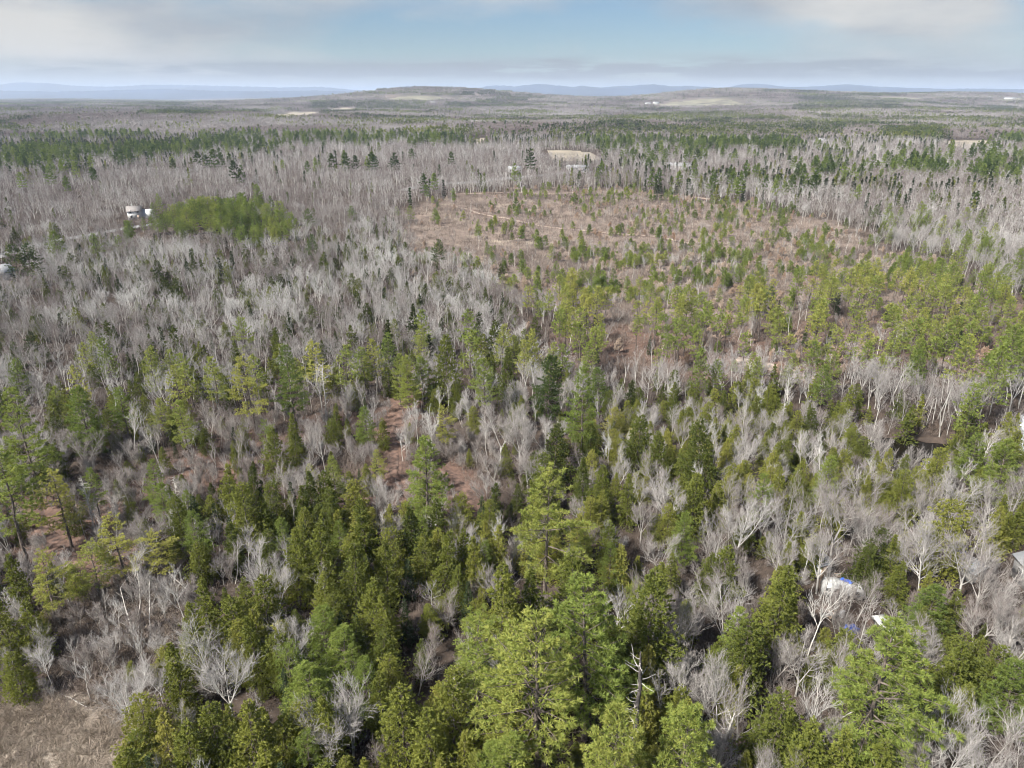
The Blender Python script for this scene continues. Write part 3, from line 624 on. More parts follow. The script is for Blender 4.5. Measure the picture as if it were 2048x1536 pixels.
# water
def water_mat(name, col, rough):
    m, t, b = new_mat(name); b.inputs['Base Color'].default_value = (*col, 1); b.inputs['Roughness'].default_value = rough; b.inputs['IOR'].default_value = 1.33
    nz = N(t, 'ShaderNodeTexNoise'); nz.inputs['Scale'].default_value = 1.5; bp = N(t, 'ShaderNodeBump'); bp.inputs['Strength'].default_value = .08; t.links.new(nz.outputs['Fac'], bp.inputs['Height']); t.links.new(bp.outputs[0], b.inputs['Normal']); return m
def flat_water(name, poly, z, mat, label, grow):
    P = np.array(poly); c = P.mean(0); P = c + (P - c) * grow; V = np.column_stack([P, np.full(len(P), z)]); me = bpy.data.meshes.new(name); me.from_pydata(V.tolist(), [], [list(range(len(P)))]); me.materials.append(mat); o = bpy.data.objects.new(name, me); sc.collection.objects.link(o); tag(o, label, kind='structure')
flat_water('pond', POND_W, -.75, water_mat('pale_pond', (.60, .63, .67), .35), 'pale pond at the edge of the woods', 1.12)  # pond surface has an even pale blue-grey base colour
flat_water('stream', STREAM_W, -.95, water_mat('dark_water', (.008, .006, .004), .25), 'dark still stream winding through red brush', 1.15)
# far mountains: ridges with their own depth
def ridge(name, pts, dist, depth, label, seed, mat, dense=4):
    g = np.random.default_rng(seed); px = np.array([p[0] for p in pts], float); py = np.array([p[1] for p in pts], float)
    xs = np.linspace(px[0], px[-1], 260); ys = np.interp(xs, px, py) + g.normal(0, .35, 260); X = (xs - 1024) / F_PX * dist * cp; Zc = CAM_Z + (188 - ys) * 1.15 / F_PX * dist * cp * cp
    rows = np.linspace(-1, 1, 15); V = []
    for r in rows:
        f = (1 - abs(r)) ** .8; nzr = smooth_noise(X, np.full(260, r * depth), dist * .02, seed) - .5
        V.append(np.column_stack([X * (1 + r * depth / dist), np.full(260, dist + r * depth), -30 + (Zc + 30) * f * (1 + (.25 * nzr * (abs(r) > .01)))]))
    V = np.stack(V).reshape(-1, 3); i = (np.arange(14)[:, None] * 260 + np.arange(259)[None]).ravel(); me = mesh_np(name, V, np.column_stack([i, i + 1, i + 261, i + 260]), [mat], smooth=True)
    o = bpy.data.objects.new(name, me); sc.collection.objects.link(o); tag(o, label, kind='structure')
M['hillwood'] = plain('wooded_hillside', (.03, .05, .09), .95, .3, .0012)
ridge('mountains', [(500, 189), (640, 187), (760, 186), (900, 183), (920, 179), (960, 177), (990, 173), (1010, 173.5), (1030, 175), (1075, 170), (1110, 173), (1150, 176), (1165, 173.5), (1200, 177), (1240, 174), (1310, 171), (1340, 175), (1380, 173.5), (1430, 177), (1455, 176.5), (1485, 170.5), (1530, 171), (1570, 176), (1600, 176), (1660, 173), (1690, 170.5), (1720, 173), (1780, 176), (1840, 178), (1900, 179), (1950, 178.5), (2048, 180), (2300, 184)], 13500, 2000, 'long blue mountain range on the horizon', 3, M['hillwood'])
ridge('hills', [(-400, 178), (-200, 172), (0, 172), (40, 168), (100, 169), (130, 172), (170, 174.5), (230, 175), (300, 172), (360, 172), (450, 174), (560, 176.5), (640, 175.5), (700, 180), (780, 186)], 17500, 2300, 'faint blue hills behind the lowland forest', 5, M['hillwood'])
ridge('hills', [(-400, 184), (0, 182), (120, 184), (240, 181), (330, 179), (420, 182), (520, 183), (640, 182), (740, 185), (900, 189)], 12500, 1500, 'low hazy hill behind the lowland', 6, M['hillwood'])
ridge('hills', [(740, 189), (780, 183), (800, 176), (815, 174.5), (835, 175), (850, 174.3), (870, 177), (900, 184), (940, 189)], 9800, 1200, 'small blue hump behind the round hill', 7, M['hillwood'])

# ------------------------------------------------------------------ where the trees stand
TREES = []      # kind, x, y, height, tint, rotation, hand placed label or None, variant or None
def T(kind, px, py, h, tint, variant=None, rz=None, note=None, wide=1.0):
    z0 = 0.0
    for _ in range(3):
        x, y = at_top(px, py, h + z0); z0 = float(terrain(x, y))
    TREES.append([kind, x, y, h, tint, rng.uniform(0, 2 * PI) if rz is None else rz, note, variant, wide])
KEY = [('pine', 845, 872, 18, .66, 0), ('pine', 1095, 935, 21, .80, 4), ('pine', 1078, 1225, 21, .80, 1), ('pine', 1185, 1158, 21, .62, 0), ('pine', 1240, 1420, 16, .80, 3), ('pine', 1375, 1402, 16, .72, 3),
    ('pine', 1790, 1222, 21, .66, 1), ('pine', 950, 1235, 15, .70, 4), ('pine', 1172, 732, 20, .56, 0), ('pine', 1097, 708, 16, .18, 3), ('pine', 572, 693, 19, .42, 0), ('pine', 492, 710, 17, .95, 4), ('pine', 968, 718, 15, .66, 2),
    ('pine', 22, 780, 21, .68, 0), ('pine', 152, 778, 15, .50, 3), ('pine', -10, 900, 19, .70, 2), ('pine', 105, 945, 13, 1.05, 4), ('pine', 225, 1030, 12, 1.02, 4), ('pine', 305, 1062, 9, 1.05, 4), ('pine', 72, 1105, 11, .9, 4),
    ('pine', 172, 1085, 10, .8, 4), ('pine', 1958, 768, 14, .66, 0), ('pine', 1935, 668, 17, .8, 2), ('pine', 2040, 648, 18, .6, 1), ('pine', 2010, 690, 18, .66, 0), ('pine', 1792, 655, 14, .72, 0), ('pine', 1910, 610, 13, .95, 4), ('pine', 1968, 615, 13, .75, 3),
    ('pine', 1845, 620, 12, .8, 2), ('pine', 345, 730, 13, .85, 2), ('pine', 375, 725, 12, .8, 2), ('pine', 425, 715, 14, .8, 2), ('pine', 235, 775, 13, .55, 2), ('pine', 685, 690, 14, .75, 2), ('pine', 630, 680, 15, .98, 2), ('pine', 310, 800, 10, .8, 2),
    ('pine', 845, 620, 14, .66, 2), ('pine', 750, 680, 13, .9, 4), ('pine', 795, 710, 12, .75, 2), ('pine', 845, 712, 12, .6, 3), ('pine', 935, 660, 15, .7, 2), ('pine', 360, 800, 13, .75, 2), ('pine', 850, 960, 9, .7, 3), ('pine', 1790, 1400, 9, .6, 3),
    ('pine', 1960, 870, 12, .6, 0), ('pine', 2030, 880, 13, .66, 3), ('pine', 1205, 735, 11, .4, 3), ('pine', 2040, 1330, 10, .5, 3), ('pine', 1870, 1170, 9, .45, 3), ('pine', 1010, 1480, 11, .7, 3), ('pine', 940, 620, 14, .6, 2), ('pine', 730, 815, 9, .55, 3),
    ('pine', 1000, 1492, 9, .66, 3), ('pine', 620, 1330, 10, .64, 3), ('pine', 640, 1225, 9, .6, 3), ('pine', 680, 1260, 8, .62, 3)]
for k in KEY: T(*k, wide=1.18 if k[2] > 1400 else 1.42 if k[2] > 1140 else 1.25 if k[2] > 860 else 1.08)
HEM = [(1003, 1127, 15, .62, 0), (1062, 1130, 13, .38, 1), (1150, 1108, 13, .42, 2), (1303, 1146, 17, .42, 2), (1570, 1120, 14, .5, 0), (1605, 1020, 9, .62, 1), (630, 1045, 13, .5, 0), (580, 1058, 12, .6, 1), (725, 1002, 12, .42, 4), (770, 1080, 11, .5, 1),
    (445, 925, 12, .66, 1), (480, 965, 12, .62, 2), (583, 828, 11, .45, 1), (545, 855, 11, .48, 0), (890, 668, 17, .45, 2), (1015, 695, 15, .3, 1), (823, 608, 12, .06, 4), (1412, 838, 15, .3, 5), (1278, 828, 12, .34, 3), (1330, 862, 11, .4, 0), (1183, 848, 10, .25, 3),
    (768, 640, 12, .08, 4), (640, 1020, 9, .5, 1), (880, 1065, 11, .5, 4), (870, 1000, 12, .3, 0), (825, 1010, 12, .22, 4), (985, 965, 9, .2, 4), (1090, 900, 12, .4, 2), (400, 1150, 12, .55, 1), (370, 1210, 11, .6, 1), (345, 1290, 10, .58, 4), (800, 1370, 11, .6, 3),
    (900, 1330, 13, .62, 2), (860, 1405, 11, .6, 0), (985, 1275, 9, .55, 1), (480, 1395, 12, .72, 0), (420, 1400, 10, .5, 3), (360, 1440, 10, .55, 3), (250, 1490, 9, .6, 3), (1640, 1440, 13, .5, 0), (1700, 1465, 12, .55, 1), (1780, 1480, 11, .5, 0), (1560, 1390, 12, .4, 5), (1500, 1240, 12, .35, 5),
    (1882, 895, 12, .72, 5), (1915, 1000, 13, .78, 5), (1815, 938, 11, .62, 5), (1765, 1060, 9, .2, 5), (1740, 1090, 8, .25, 3), (2000, 1290, 10, .4, 5), (1930, 1280, 11, .45, 1), (1210, 930, 11, .45, 0), (1170, 915, 11, .28, 1), (1260, 945, 10, .5, 1), (1390, 945, 12, .5, 0), (1345, 1100, 8, .55, 1),
    (1450, 1090, 9, .45, 3), (1420, 1105, 8, .4, 0), (-15, 1175, 11, .62, 2), (42, 1200, 9, .58, 0), (20, 1300, 7, .6, 3), (650, 1390, 10, .6, 1), (745, 1150, 11, .55, 0), (700, 1080, 12, .45, 2), (520, 1150, 10, .5, 3), (470, 1190, 10, .55, 3), (1110, 850, 12, .2, 3), (1540, 770, 10, .6, 1), (1630, 745, 9, .5, 1),
    (1350, 762, 9, .45, 1), (1385, 770, 8, .5, 4), (1262, 760, 9, .1, 4), (1830, 790, 9, .35, 5), (1700, 770, 9, .6, 0), (1960, 940, 10, .6, 0), (700, 650, 9, .3, 1), (990, 640, 12, .2, 3), (1500, 735, 9, .55, 1), (345, 555, 11, .12, 3), (385, 510, 10, .18, 0), (312, 520, 11, .08, 3), (215, 640, 9, .2, 2), (340, 650, 11, .2, 2)]
for px, py, h, t_, v in HEM: T('hemlock', px, py, h, t_, v)
BARE = [(545, 1085, 12, .85, 1), (520, 1110, 11, .8, 2), (405, 1220, 12, .95, 4), (440, 1290, 10, .9, 0), (1490, 975, 13, .95, 1), (1000, 800, 13, .62, 5), (1040, 815, 12, .6, 1), (1640, 1340, 13, .95, 6), (1425, 1265, 13, .7, 3), (1460, 1310, 12, .8, 3), (1880, 1030, 14, .75, 4), (1960, 1040, 13, .6, 5),
    (1690, 960, 13, .5, 0), (1750, 985, 12, .35, 5), (1590, 945, 12, .45, 2), (1660, 1040, 12, .6, 1), (1930, 1400, 13, .8, 0), (2000, 1440, 12, .7, 5), (930, 1060, 9, .75, 5), (690, 1355, 11, .8, 4), (640, 1400, 10, .7, 5), (830, 1280, 8, .4, 4), (1370, 820, 10, .45, 1), (1460, 1160, 10, .75, 0), (1410, 1150, 10, .7, 4), (1700, 1180, 9, .45, 7),
    (1240, 1180, 11, .95, 6), (1800, 632, 13, 1.0, 1), (2030, 1170, 9, .7, 5), (1560, 1250, 9, .35, 7), (240, 1330, 10, .9, 0), (200, 690, 11, .8, 5), (640, 840, 11, .65, 2), (540, 930, 9, .7, 2), (1320, 1060, 9, .6, 5), (1230, 1040, 8, .75, 1), (1330, 960, 7, .95, 5), (1700, 1400, 9, .6, 7), (1310, 880, 9, .4, 3), (1010, 1290, 8, .9, 5)]
for px, py, h, t_, v in BARE + [(1664, 1118, 9, .5, 6), (1712, 1138, 8, .35, 2), (1738, 1128, 9, .4, 4), (1685, 1150, 7, .3, 7), (1990, 1090, 11, .5, 1), (2030, 1110, 10, .55, 5)]: T('bare', px, py, h, t_ * .8, v)
BIR = [(345, 1120, 12, .8, 2), (860, 800, 12, 1, 1), (830, 790, 11, .9, 0), (980, 1030, 9, .9, 0), (635, 720, 14, .8, 1), (170, 960, 11, .5, 1), (355, 960, 9, .5, 0), (210, 1180, 9, .8, 3), (270, 1240, 8, .9, 2), (240, 1080, 12, .6, 3), (1645, 1150, 13, .9, 0), (300, 830, 11, .7, 1), (245, 800, 12, .8, 0), (95, 900, 8, .6, 0), (1660, 870, 11, .9, 0), (1985, 840, 11, .8, 1), (1420, 880, 10, .6, 0)]
for px, py, h, t_, v in BIR: T('birch', px, py, h, t_, v)
FARPINES = [(660, 308, 19, .12), (690, 306, 20, .14), (712, 312, 17, .10), (740, 305, 21, .16), (752, 310, 17, .12), (786, 306, 19, .08), (394, 304, 18, .12), (424, 299, 22, .22), (470, 322, 20, .05), (345, 318, 14, .1), (260, 306, 15, .2), (242, 310, 14, .3), (823, 298, 15, .2), (903, 304, 16, .2), (1062, 298, 22, .08), (440, 306, 18, .2), (408, 310, 16, .1),
    (190, 466, 13, .5), (104, 462, 14, .5), (235, 470, 11, .45), (40, 345, 15, .5), (20, 488, 15, .12), (50, 486, 15, .16), (130, 352, 14, .4), (95, 335, 16, .4), (1395, 300, 16, .12), (1175, 262, 14, .1), (700, 412, 11, .35), (615, 418, 12, .3), (820, 412, 10, .5), (868, 415, 9, .5), (620, 470, 12, .25), (878, 478, 12, .2), (1245, 300, 14, .4), (1265, 298, 15, .35), (1305, 300, 13, .4)]
for px, py, h, t_ in FARPINES: T('pine', px, py, h, t_, wide=1.3)
for px, py, h in [(1240, 352, 9), (1290, 360, 9), (1330, 372, 8), (1410, 345, 12), (1425, 352, 11), (1345, 385, 6)]: T('fir', px, py, h, .5)
keyxy = np.array([(t[1], t[2]) for t in TREES]); keyr = np.array([t[3] * (.17 if t[0] != 'birch' else .06) for t in TREES])

# openings kept for the houses and yards
CLEARS = []      # x, y, radius
def clear_at(px, py, r): p = ground_at(px, py); CLEARS.append((p[0], p[1], r))
for c in [(283, 432, 15), (285, 445, 14), (5, 545, 12), (12, 565, 12), (1828, 922, 6), (1832, 945, 5), (1800, 925, 5), (1690, 1195, 4.2), (1690, 1222, 3.5), (1636, 1130, 2.8), (1772, 1260, 3.2), (1703, 1262, 2.2), (2040, 1190, 8), (1930, 1135, 3.2), (1085, 350, 9), (1060, 352, 8), (1360, 340, 10), (1145, 345, 10), (1030, 345, 9), (1640, 287, 14), (2000, 305, 12)]: clear_at(*c)

def zone_of(px, py, x, y):
    k_ = np.clip((py - 188) / 500, .15, 1.2); px = px + 110 * k_ * (smooth_noise(x, y, 17, 201) - .5) + 60 * k_ * (smooth_noise(x, y, 6, 203) - .5); py = py + 60 * k_ * (smooth_noise(x, y, 17, 202) - .5) + 34 * k_ * (smooth_noise(x, y, 6, 204) - .5)
    n = len(px); z = np.full(n, 'far', dtype='<U8')
    fg = py > 1085; z[fg] = 'hemfg'
    z[fg & (px > 1330)] = 'right'
    mid = (py <= 1085) & (py > 830); z[mid] = 'midmix'; z[mid & (px > 1080)] = 'cedar'; z[mid & (px > 1330) & (py > 1010)] = 'right'
    up = (py <= 830) & (py > 470); z[up & (px <= 1080)] = 'hard'; z[up & (px > 1080)] = 'edge'
    z[(py <= 830) & (py > 745) & (px < 1250)] = 'pinerow'
    far = (py <= 470); z[far] = 'far'
    z[(py <= 470) & (py > 372) & (px < 830)] = 'hardfar'
    for nm, poly in (('red', Z_RED), ('clear', Z_CLEAR), ('pines', Z_PINES), ('clump', Z_CLUMP), ('swamp', Z_SWAMP), ('yard', Z_YARD), ('marsh', Z_MARSH)):
        z[inpoly(px, py, poly)] = nm
    return z
# zone: fill share of 3.3 m cells, [(kind, share, (h lo, hi), (tint lo, hi))]
MIX = {'hemfg': (.82, [('hemlock', .66, (3.5, 12), (.18, .98)), ('bare', .14, (6, 10), (.2, .8)), ('fir', .07, (5, 9), (.3, 1)), ('pine', .06, (6, 10), (.5, .8)), ('birch', .07, (7, 10), (.3, 1))]),
    'right': (.58, [('bare', .44, (8, 13), (.05, .7)), ('hemlock', .49, (3.5, 10.5), (.12, .82)), ('pine', .03, (7, 12), (.5, .7)), ('birch', .04, (8, 11), (.4, 1))]),
    'midmix': (.60, [('bare', .36, (6, 11), (.25, .8)), ('hemlock', .44, (3.5, 10), (.08, .78)), ('birch', .12, (8, 12), (.2, 1)), ('fir', .05, (4, 9), (.1, .7)), ('pine', .03, (8, 13), (.5, .9))]),
    'cedar': (.78, [('hemlock', .64, (3.5, 9.5), (.18, 1.0)), ('bare', .26, (6, 10), (.25, .8)), ('birch', .10, (7, 11), (.4, 1))]),
    'hard': (.60, [('bare', .725, (6, 11), (.1, 1.15)), ('birch', .03, (9, 12), (.3, 1)), ('hemlock', .225, (4, 9.5), (.02, .55)), ('fir', .02, (5, 9), (.1, .6))]),
    'hardfar': (.58, [('bare', .95, (6, 10.5), (.0, .95)), ('hemlock', .02, (6, 10), (.1, .4)), ('birch', .02, (10, 13), (.5, 1))]),
    'pinerow': (.56, [('bare', .48, (6, 11), (.45, 1)), ('hemlock', .28, (4, 10), (.15, .6)), ('pine', .05, (9, 14), (.45, .9)), ('birch', .16, (9, 12), (.2, 1))]),
    'edge': (.5, [('bare', .66, (8, 13), (.4, .95)), ('hemlock', .12, (5, 10), (.2, .6)), ('pine', .14, (9, 14), (.4, .85)), ('birch', .08, (9, 13), (.5, 1))]),
    'red': (.56, [('bare', .34, (4, 9), (.25, .9)), ('birch', .24, (6, 10.5), (.2, .9)), ('hemlock', .32, (2.5, 8), (.35, .75)), ('pine', .03, (6, 11), (.6, 1)), ('fir', .07, (3, 6), (.3, .9))]),
    'swamp': (.34, [('birch', .40, (6, 9), (.3, 1)), ('bare', .32, (4, 7), (.3, .8)), ('hemlock', .28, (2.5, 5), (.5, .9))]),
    'yard': (.28, [('bare', .8, (7, 10), (.2, .7)), ('hemlock', .2, (5, 8), (.2, .5))]),
    'clear': (.50, [('youngpine', .40, (1.6, 6.0), (.3, .85)), ('tansap', .20, (2.5, 5), (.1, 1)), ('bare', .32, (2.5, 6.5), (.1, .8)), ('birch', .05, (6, 10), (.5, 1)), ('pine', .03, (6, 9), (.4, .8))]),
    'pines': (.26, [('polepine', .54, (9.5, 15), (.55, 1.0)), ('bare', .14, (5, 10), (.1, .6)), ('tansap', .12, (3, 6), (0, 1)), ('youngpine', .10, (3, 6), (.4, .8)), ('birch', .05, (9, 12), (.3, 1)), ('fir', .03, (4, 8), (.2, .8))]),
    'clump': (.26, [('roundpine', .62, (7, 11), (.38, .85)), ('pine', .36, (7, 11), (.3, .75)), ('bare', .03, (9, 12), (.4, .8))]),
    'marsh': (0, []), }
def far_mix(x, y, px, py, g):
    """far woods: mostly bare hardwood, with conifer stands"""
    n = len(x); cn = .30 * smooth_noise(x, y * .8, 150, 5) + .55 * smooth_noise(x, y, 24, 6) + .15 * smooth_noise(x, y, 420, 9)
    share = np.clip((cn - .53) * 2.6, .03, .5)
    for lo, hi, x0, x1, s in ((262, 318, -200, 1250, .10), (325, 430, 1200, 2300, .05), (300, 372, 560, 1100, -.55), (345, 470, 240, 820, -.6)):
        share = share + s * ((py > lo) & (py < hi) & (px > x0) & (px < x1))
    return np.clip(share, .015, .93)
def scatter(y0, y1, cell, g):
    xs = np.arange(-y1 * .86 - 30, y1 * .86 + 30, cell); ys = np.arange(y0, y1, cell); X, Y = np.meshgrid(xs, ys); X = X.ravel(); Y = Y.ravel()
    X = X + g.uniform(-.48, .48, X.size) * cell; Y = Y + g.uniform(-.48, .48, X.size) * cell
    k = np.abs(X) < Y * .80 + 22; X, Y = X[k], Y[k]; Z = terrain(X, Y); px, py = project(X, Y, Z); return X, Y, Z, px, py
def blocked(X, Y, py):
    b = np.zeros(X.size, bool)
    for cx, cy_, r in CLEARS: b |= np.hypot(X - cx, Y - cy_) < r
    b |= linedist(X, Y, ROAD_W) < 7; b |= linedist(X, Y, ROAD_BW) < 5
    for t in TRAILS: b |= linedist(X, Y, t['W']) < t['w'] * .5
    for poly in (POND_W, STREAM_W): b |= inpoly(X, Y, poly)
    for f in FIELDS: b |= inpoly(X, Y, f['W'])
    return b
def add_scatter(y0, y1, cell, seed, fillscale):
    g = np.random.default_rng(seed); X, Y, Z, px, py = scatter(y0, y1, cell, g); b = blocked(X, Y, py); cd = polydist(px, py, Z_CLUMP); nA = smooth_noise(X, Y, 160, 31); nB = smooth_noise(X, Y, 60, 41); nC = smooth_noise(X, Y, 18, 43)
    zo = zone_of(px, py, X, Y); share = far_mix(X, Y, px, py, g); u = g.random(X.size); u2 = g.random(X.size); cl = smooth_noise(X, Y, 14, 77)
    near = np.ones(X.size, bool)
    for c0 in range(0, len(keyxy)):
        near &= np.hypot(X - keyxy[c0, 0], Y - keyxy[c0, 1]) > keyr[c0]
    for i in np.nonzero(~b & near)[0]:
        z = zo[i]; r1, r2, r3 = g.random(3)
        if z == 'far':
            if u[i] > .78 * fillscale: continue
            if u2[i] < share[i]:
                kind = 'pine' if nA[i] + g.normal(0, .1) > .45 else 'fir' if g.random() < .6 else 'hemlock'
                h = {'pine': 11 + 7 * r1, 'fir': 8 + 5 * r1, 'hemlock': 8 + 5 * r1}[kind]; tint = .16 + .46 * r2
            else: kind = 'bare' if r3 > .06 else 'birch'; h = 7.5 + 5 * r1; tint = .12 + .8 * r2 * r2 + .4 * (nB[i] - .3)
        else:
            f, mix = MIX[z]; f = f * (.55 + .9 * cl[i]) if z not in ('clear', 'clump') else f * (1 if z == 'clump' else (.2 + 1.8 * cl[i] ** 1.5))
            if z == 'clear': f *= (.3 + .9 * min(1, max(0, (px[i] - 1000) / 350))) * (1 + max(0, min(1, (py[i] - 500) / 110)))
            if u[i] > f * fillscale: continue
            a = 0
            for kind, s, hr, tr_ in mix:
                a += s
                if u2[i] <= a: break
            h = (hr[0] + (hr[1] - hr[0]) * r1) * (.86 if kind == 'hemlock' else .94 if kind in ('bare', 'birch') else 1); tint = tr_[0] + (tr_[1] - tr_[0]) * min(1, max(0, .6 * r2 + .7 * nC[i] - .15))
            if z == 'clear' and kind == 'youngpine' and cl[i] < .4: continue
            if z == 'clump': h = 8 + 8 * min(1, cd[i] / 14) * (.25 + .75 * r1)
        TREES.append([kind, X[i], Y[i], h, tint, g.uniform(0, 2 * PI), None, None, 1.0])
add_scatter(24, 330, 2.65, 1, 1.0)
add_scatter(330, 620, 3.9, 2, 1.15)
add_scatter(620, 1150, 5.4, 3, 1.2)

# ------------------------------------------------------------------ trees as things, the rest as woods
NAME = {'pine': 'pine_tree', 'roundpine': 'pine_tree', 'polepine': 'pine_tree', 'youngpine': 'young_pine', 'hemlock': 'hemlock_tree', 'fir': 'fir_tree', 'bare': 'bare_tree', 'birch': 'birch_tree', 'tansap': 'beech_sapling'}
LIMIT = {'pine_tree': 300, 'young_pine': 160, 'hemlock_tree': 300, 'fir_tree': 90, 'bare_tree': 300, 'birch_tree': 160, 'beech_sapling': 110}
def lod_of(kind, d):
    if kind == 'tansap': return 1
    if kind == 'roundpine': return 1 if d < 520 else 2
    return 0 if d < 165 else 1 if d < 460 else 2
A = TREES; n = len(A)
tx = np.array([a[1] for a in A]); ty = np.array([a[2] for a in A]); th = np.array([a[3] for a in A]); tz = terrain(tx, ty)
dist = np.sqrt(tx ** 2 + ty ** 2 + (tz + th * .6 - CAM_Z) ** 2)
tpx, tpy = project(tx, ty, tz + th * .75); bpx, bpy_ = project(tx, ty, tz)
inframe = (tpx > 8) & (tpx < 2040) & (tpy > 0) & (tpy < 1525)
shown = th / dist * inframe
names = np.array([NAME[a[0]] for a in A]); single = np.zeros(n, bool)
handed = np.arange(n) < len(keyxy)
for nm, lim in LIMIT.items():
    ids = np.nonzero((names == nm) & inframe)[0]; ids = ids[np.argsort(-(shown[ids] + 1.0 * handed[ids] * (dist[ids] < 420)))][:lim]; single[ids] = True
# places that can be found in the picture, for telling trees apart
SPOT = [(120, 1440, 'at the tan marsh'), (250, 1290, 'in the grey brush above the marsh'), (90, 1120, 'round the yellow pines left of the brush'), (60, 960, 'under the tall pines at the left edge'), (330, 930, 'on the red leaf floor left of centre'), (420, 1320, 'behind the marsh corner'), (620, 1480, 'along the bottom edge right of the marsh'),
    (560, 1160, 'in the dark evergreen block left of centre'), (700, 1300, 'in the evergreens left of the twin pines'), (800, 1080, 'right of the evergreen block'), (560, 940, 'on the slope below the pine row'), (430, 830, 'in the pine row left of the skid trail'), (680, 830, 'just left of the red skid trail'), (860, 1010, 'round the lone bright pine'), (900, 830, 'right of the red skid trail'),
    (1000, 920, 'behind the lone bright pine'), (930, 1420, 'at the foot of the twin pines'), (1180, 1400, 'beside the dead black snag'), (1090, 1200, 'behind the twin pines'), (1300, 1260, 'uphill of the dead black snag'), (1300, 1500, 'below the dead black snag'), (1450, 1420, 'between the snag and the large right pine'), (1440, 1150, 'left of the junk yard'), (1640, 1200, 'beside the white camper'),
    (1800, 1440, 'beside the large pine at lower right'), (1720, 1060, 'uphill of the white camper'), (1950, 1180, 'near the grey roofed house'), (1980, 1420, 'in the lower right corner'), (1850, 940, 'by the dark stream'), (2000, 900, 'by the pale pond'), (1560, 960, 'left of the dark stream'), (1350, 960, 'in the evergreens right of centre'), (1180, 980, 'just right of the broken-topped pine'), (1180, 840, 'by the tall blue-green pine at centre'),
    (1420, 830, 'in the olive belt below the pole pines'), (1660, 820, 'in the olive belt above the stream'), (1880, 780, 'in the olive belt near the pond'), (1160, 680, 'at the left end of the pole pine stand'), (1330, 690, 'in the middle of the pole pine stand'), (1560, 690, 'in the right half of the pole pine stand'), (1800, 680, 'where the pole pines meet the right woods'), (1990, 700, 'at the right edge above the pond'),
    (960, 700, 'below the grey woods at centre'), (760, 720, 'where the grey woods end at centre'), (150, 820, 'above the left edge pines'), (200, 700, 'in the lower grey woods at left'), (450, 700, 'in the lower grey woods above the pine row'), (200, 600, 'in the grey woods below the lane'), (400, 580, 'in the grey woods below the round pine clump'), (650, 600, 'in the heart of the grey woods'), (850, 580, 'where the grey woods meet the clearing'),
    (460, 460, 'in the round pine clump'), (120, 490, 'along the lane by the white house'), (950, 480, 'at the left end of the clearing'), (1150, 420, 'at the far side of the clearing'), (1200, 540, 'in the near middle of the clearing'), (1400, 480, 'in the middle of the clearing'), (1400, 580, 'along the near edge of the clearing'), (1650, 540, 'at the right end of the clearing'), (1700, 460, 'behind the right end of the clearing'), (1950, 560, 'in the woods right of the clearing'), (1350, 400, 'behind the far edge of the clearing'),
    (700, 345, 'in the dark group behind the road'), (430, 350, 'among the far dark pines behind the clump'), (100, 390, 'in the far woods at the left edge'), (1070, 340, 'by the road houses'), (900, 340, 'behind the road')]
sxy = np.array([(a, b) for a, b, _ in SPOT], float)
ORD = ['', 'second', 'third', 'fourth', 'fifth', 'sixth', 'seventh', 'eighth', 'ninth', 'tenth', 'eleventh', 'twelfth', 'thirteenth', 'fourteenth', 'fifteenth', 'sixteenth', 'seventeenth', 'eighteenth', 'nineteenth', 'twentieth'] + [f'{k}th' for k in range(21, 90)]
def look(nm, h, t):
    if nm == 'pine_tree': return ('tall ' if h > 16 else '') + ('yellow-green' if t > .85 else 'bright green' if t > .52 else 'mid-green' if t > .3 else 'dark green') + ' pine', 'pine'
    if nm == 'young_pine': return 'bushy young pine', 'pine'
    if nm == 'hemlock_tree': return ('yellowish' if t > .62 else 'olive' if t > .35 else 'dark') + ' hemlock', 'hemlock'
    if nm == 'fir_tree': return 'narrow dark fir', 'fir'
    if nm == 'bare_tree': return ('silvery' if t > .75 else 'grey' if t > .45 else 'pinkish brown') + ' leafless tree', 'bare tree'
    if nm == 'birch_tree': return 'slim pale-stemmed birch', 'birch'
    return 'tan-leaved beech sapling', 'sapling'
CAT = {'pine_tree': 'pine', 'young_pine': 'young pine', 'hemlock_tree': 'hemlock', 'fir_tree': 'fir', 'bare_tree': 'bare tree', 'birch_tree': 'birch', 'beech_sapling': 'sapling'}
GRP = {'pine_tree': 'white pines', 'young_pine': 'young pines of the clearing', 'hemlock_tree': 'hemlocks and cedars', 'fir_tree': 'firs', 'bare_tree': 'leafless hardwoods', 'birch_tree': 'birches', 'beech_sapling': 'tan beech saplings'}
bucket = {}
for i in np.nonzero(single)[0]:
    mx, my = project(tx[i], ty[i], tz[i] + th[i] * .5)
    d = np.hypot(sxy[:, 0] - mx, (sxy[:, 1] - my) * 1.4); s = int(np.argmin(d)); a = look(names[i], th[i], A[i][4])[0]
    bucket.setdefault((s, a), []).append((float(mx), i))
LABEL = {}
for (s, a), lst in bucket.items():
    lst.sort()
    for k, (_, i) in enumerate(lst):
        if len(lst) == 1: LABEL[i] = f'{a} {SPOT[s][2]}'
        elif k == 0: LABEL[i] = f'leftmost {a} {SPOT[s][2]}'
        elif k == len(lst) - 1: LABEL[i] = f'rightmost {a} {SPOT[s][2]}'
        else: LABEL[i] = f'{ORD[k]} {a} from the left {SPOT[s][2]}'
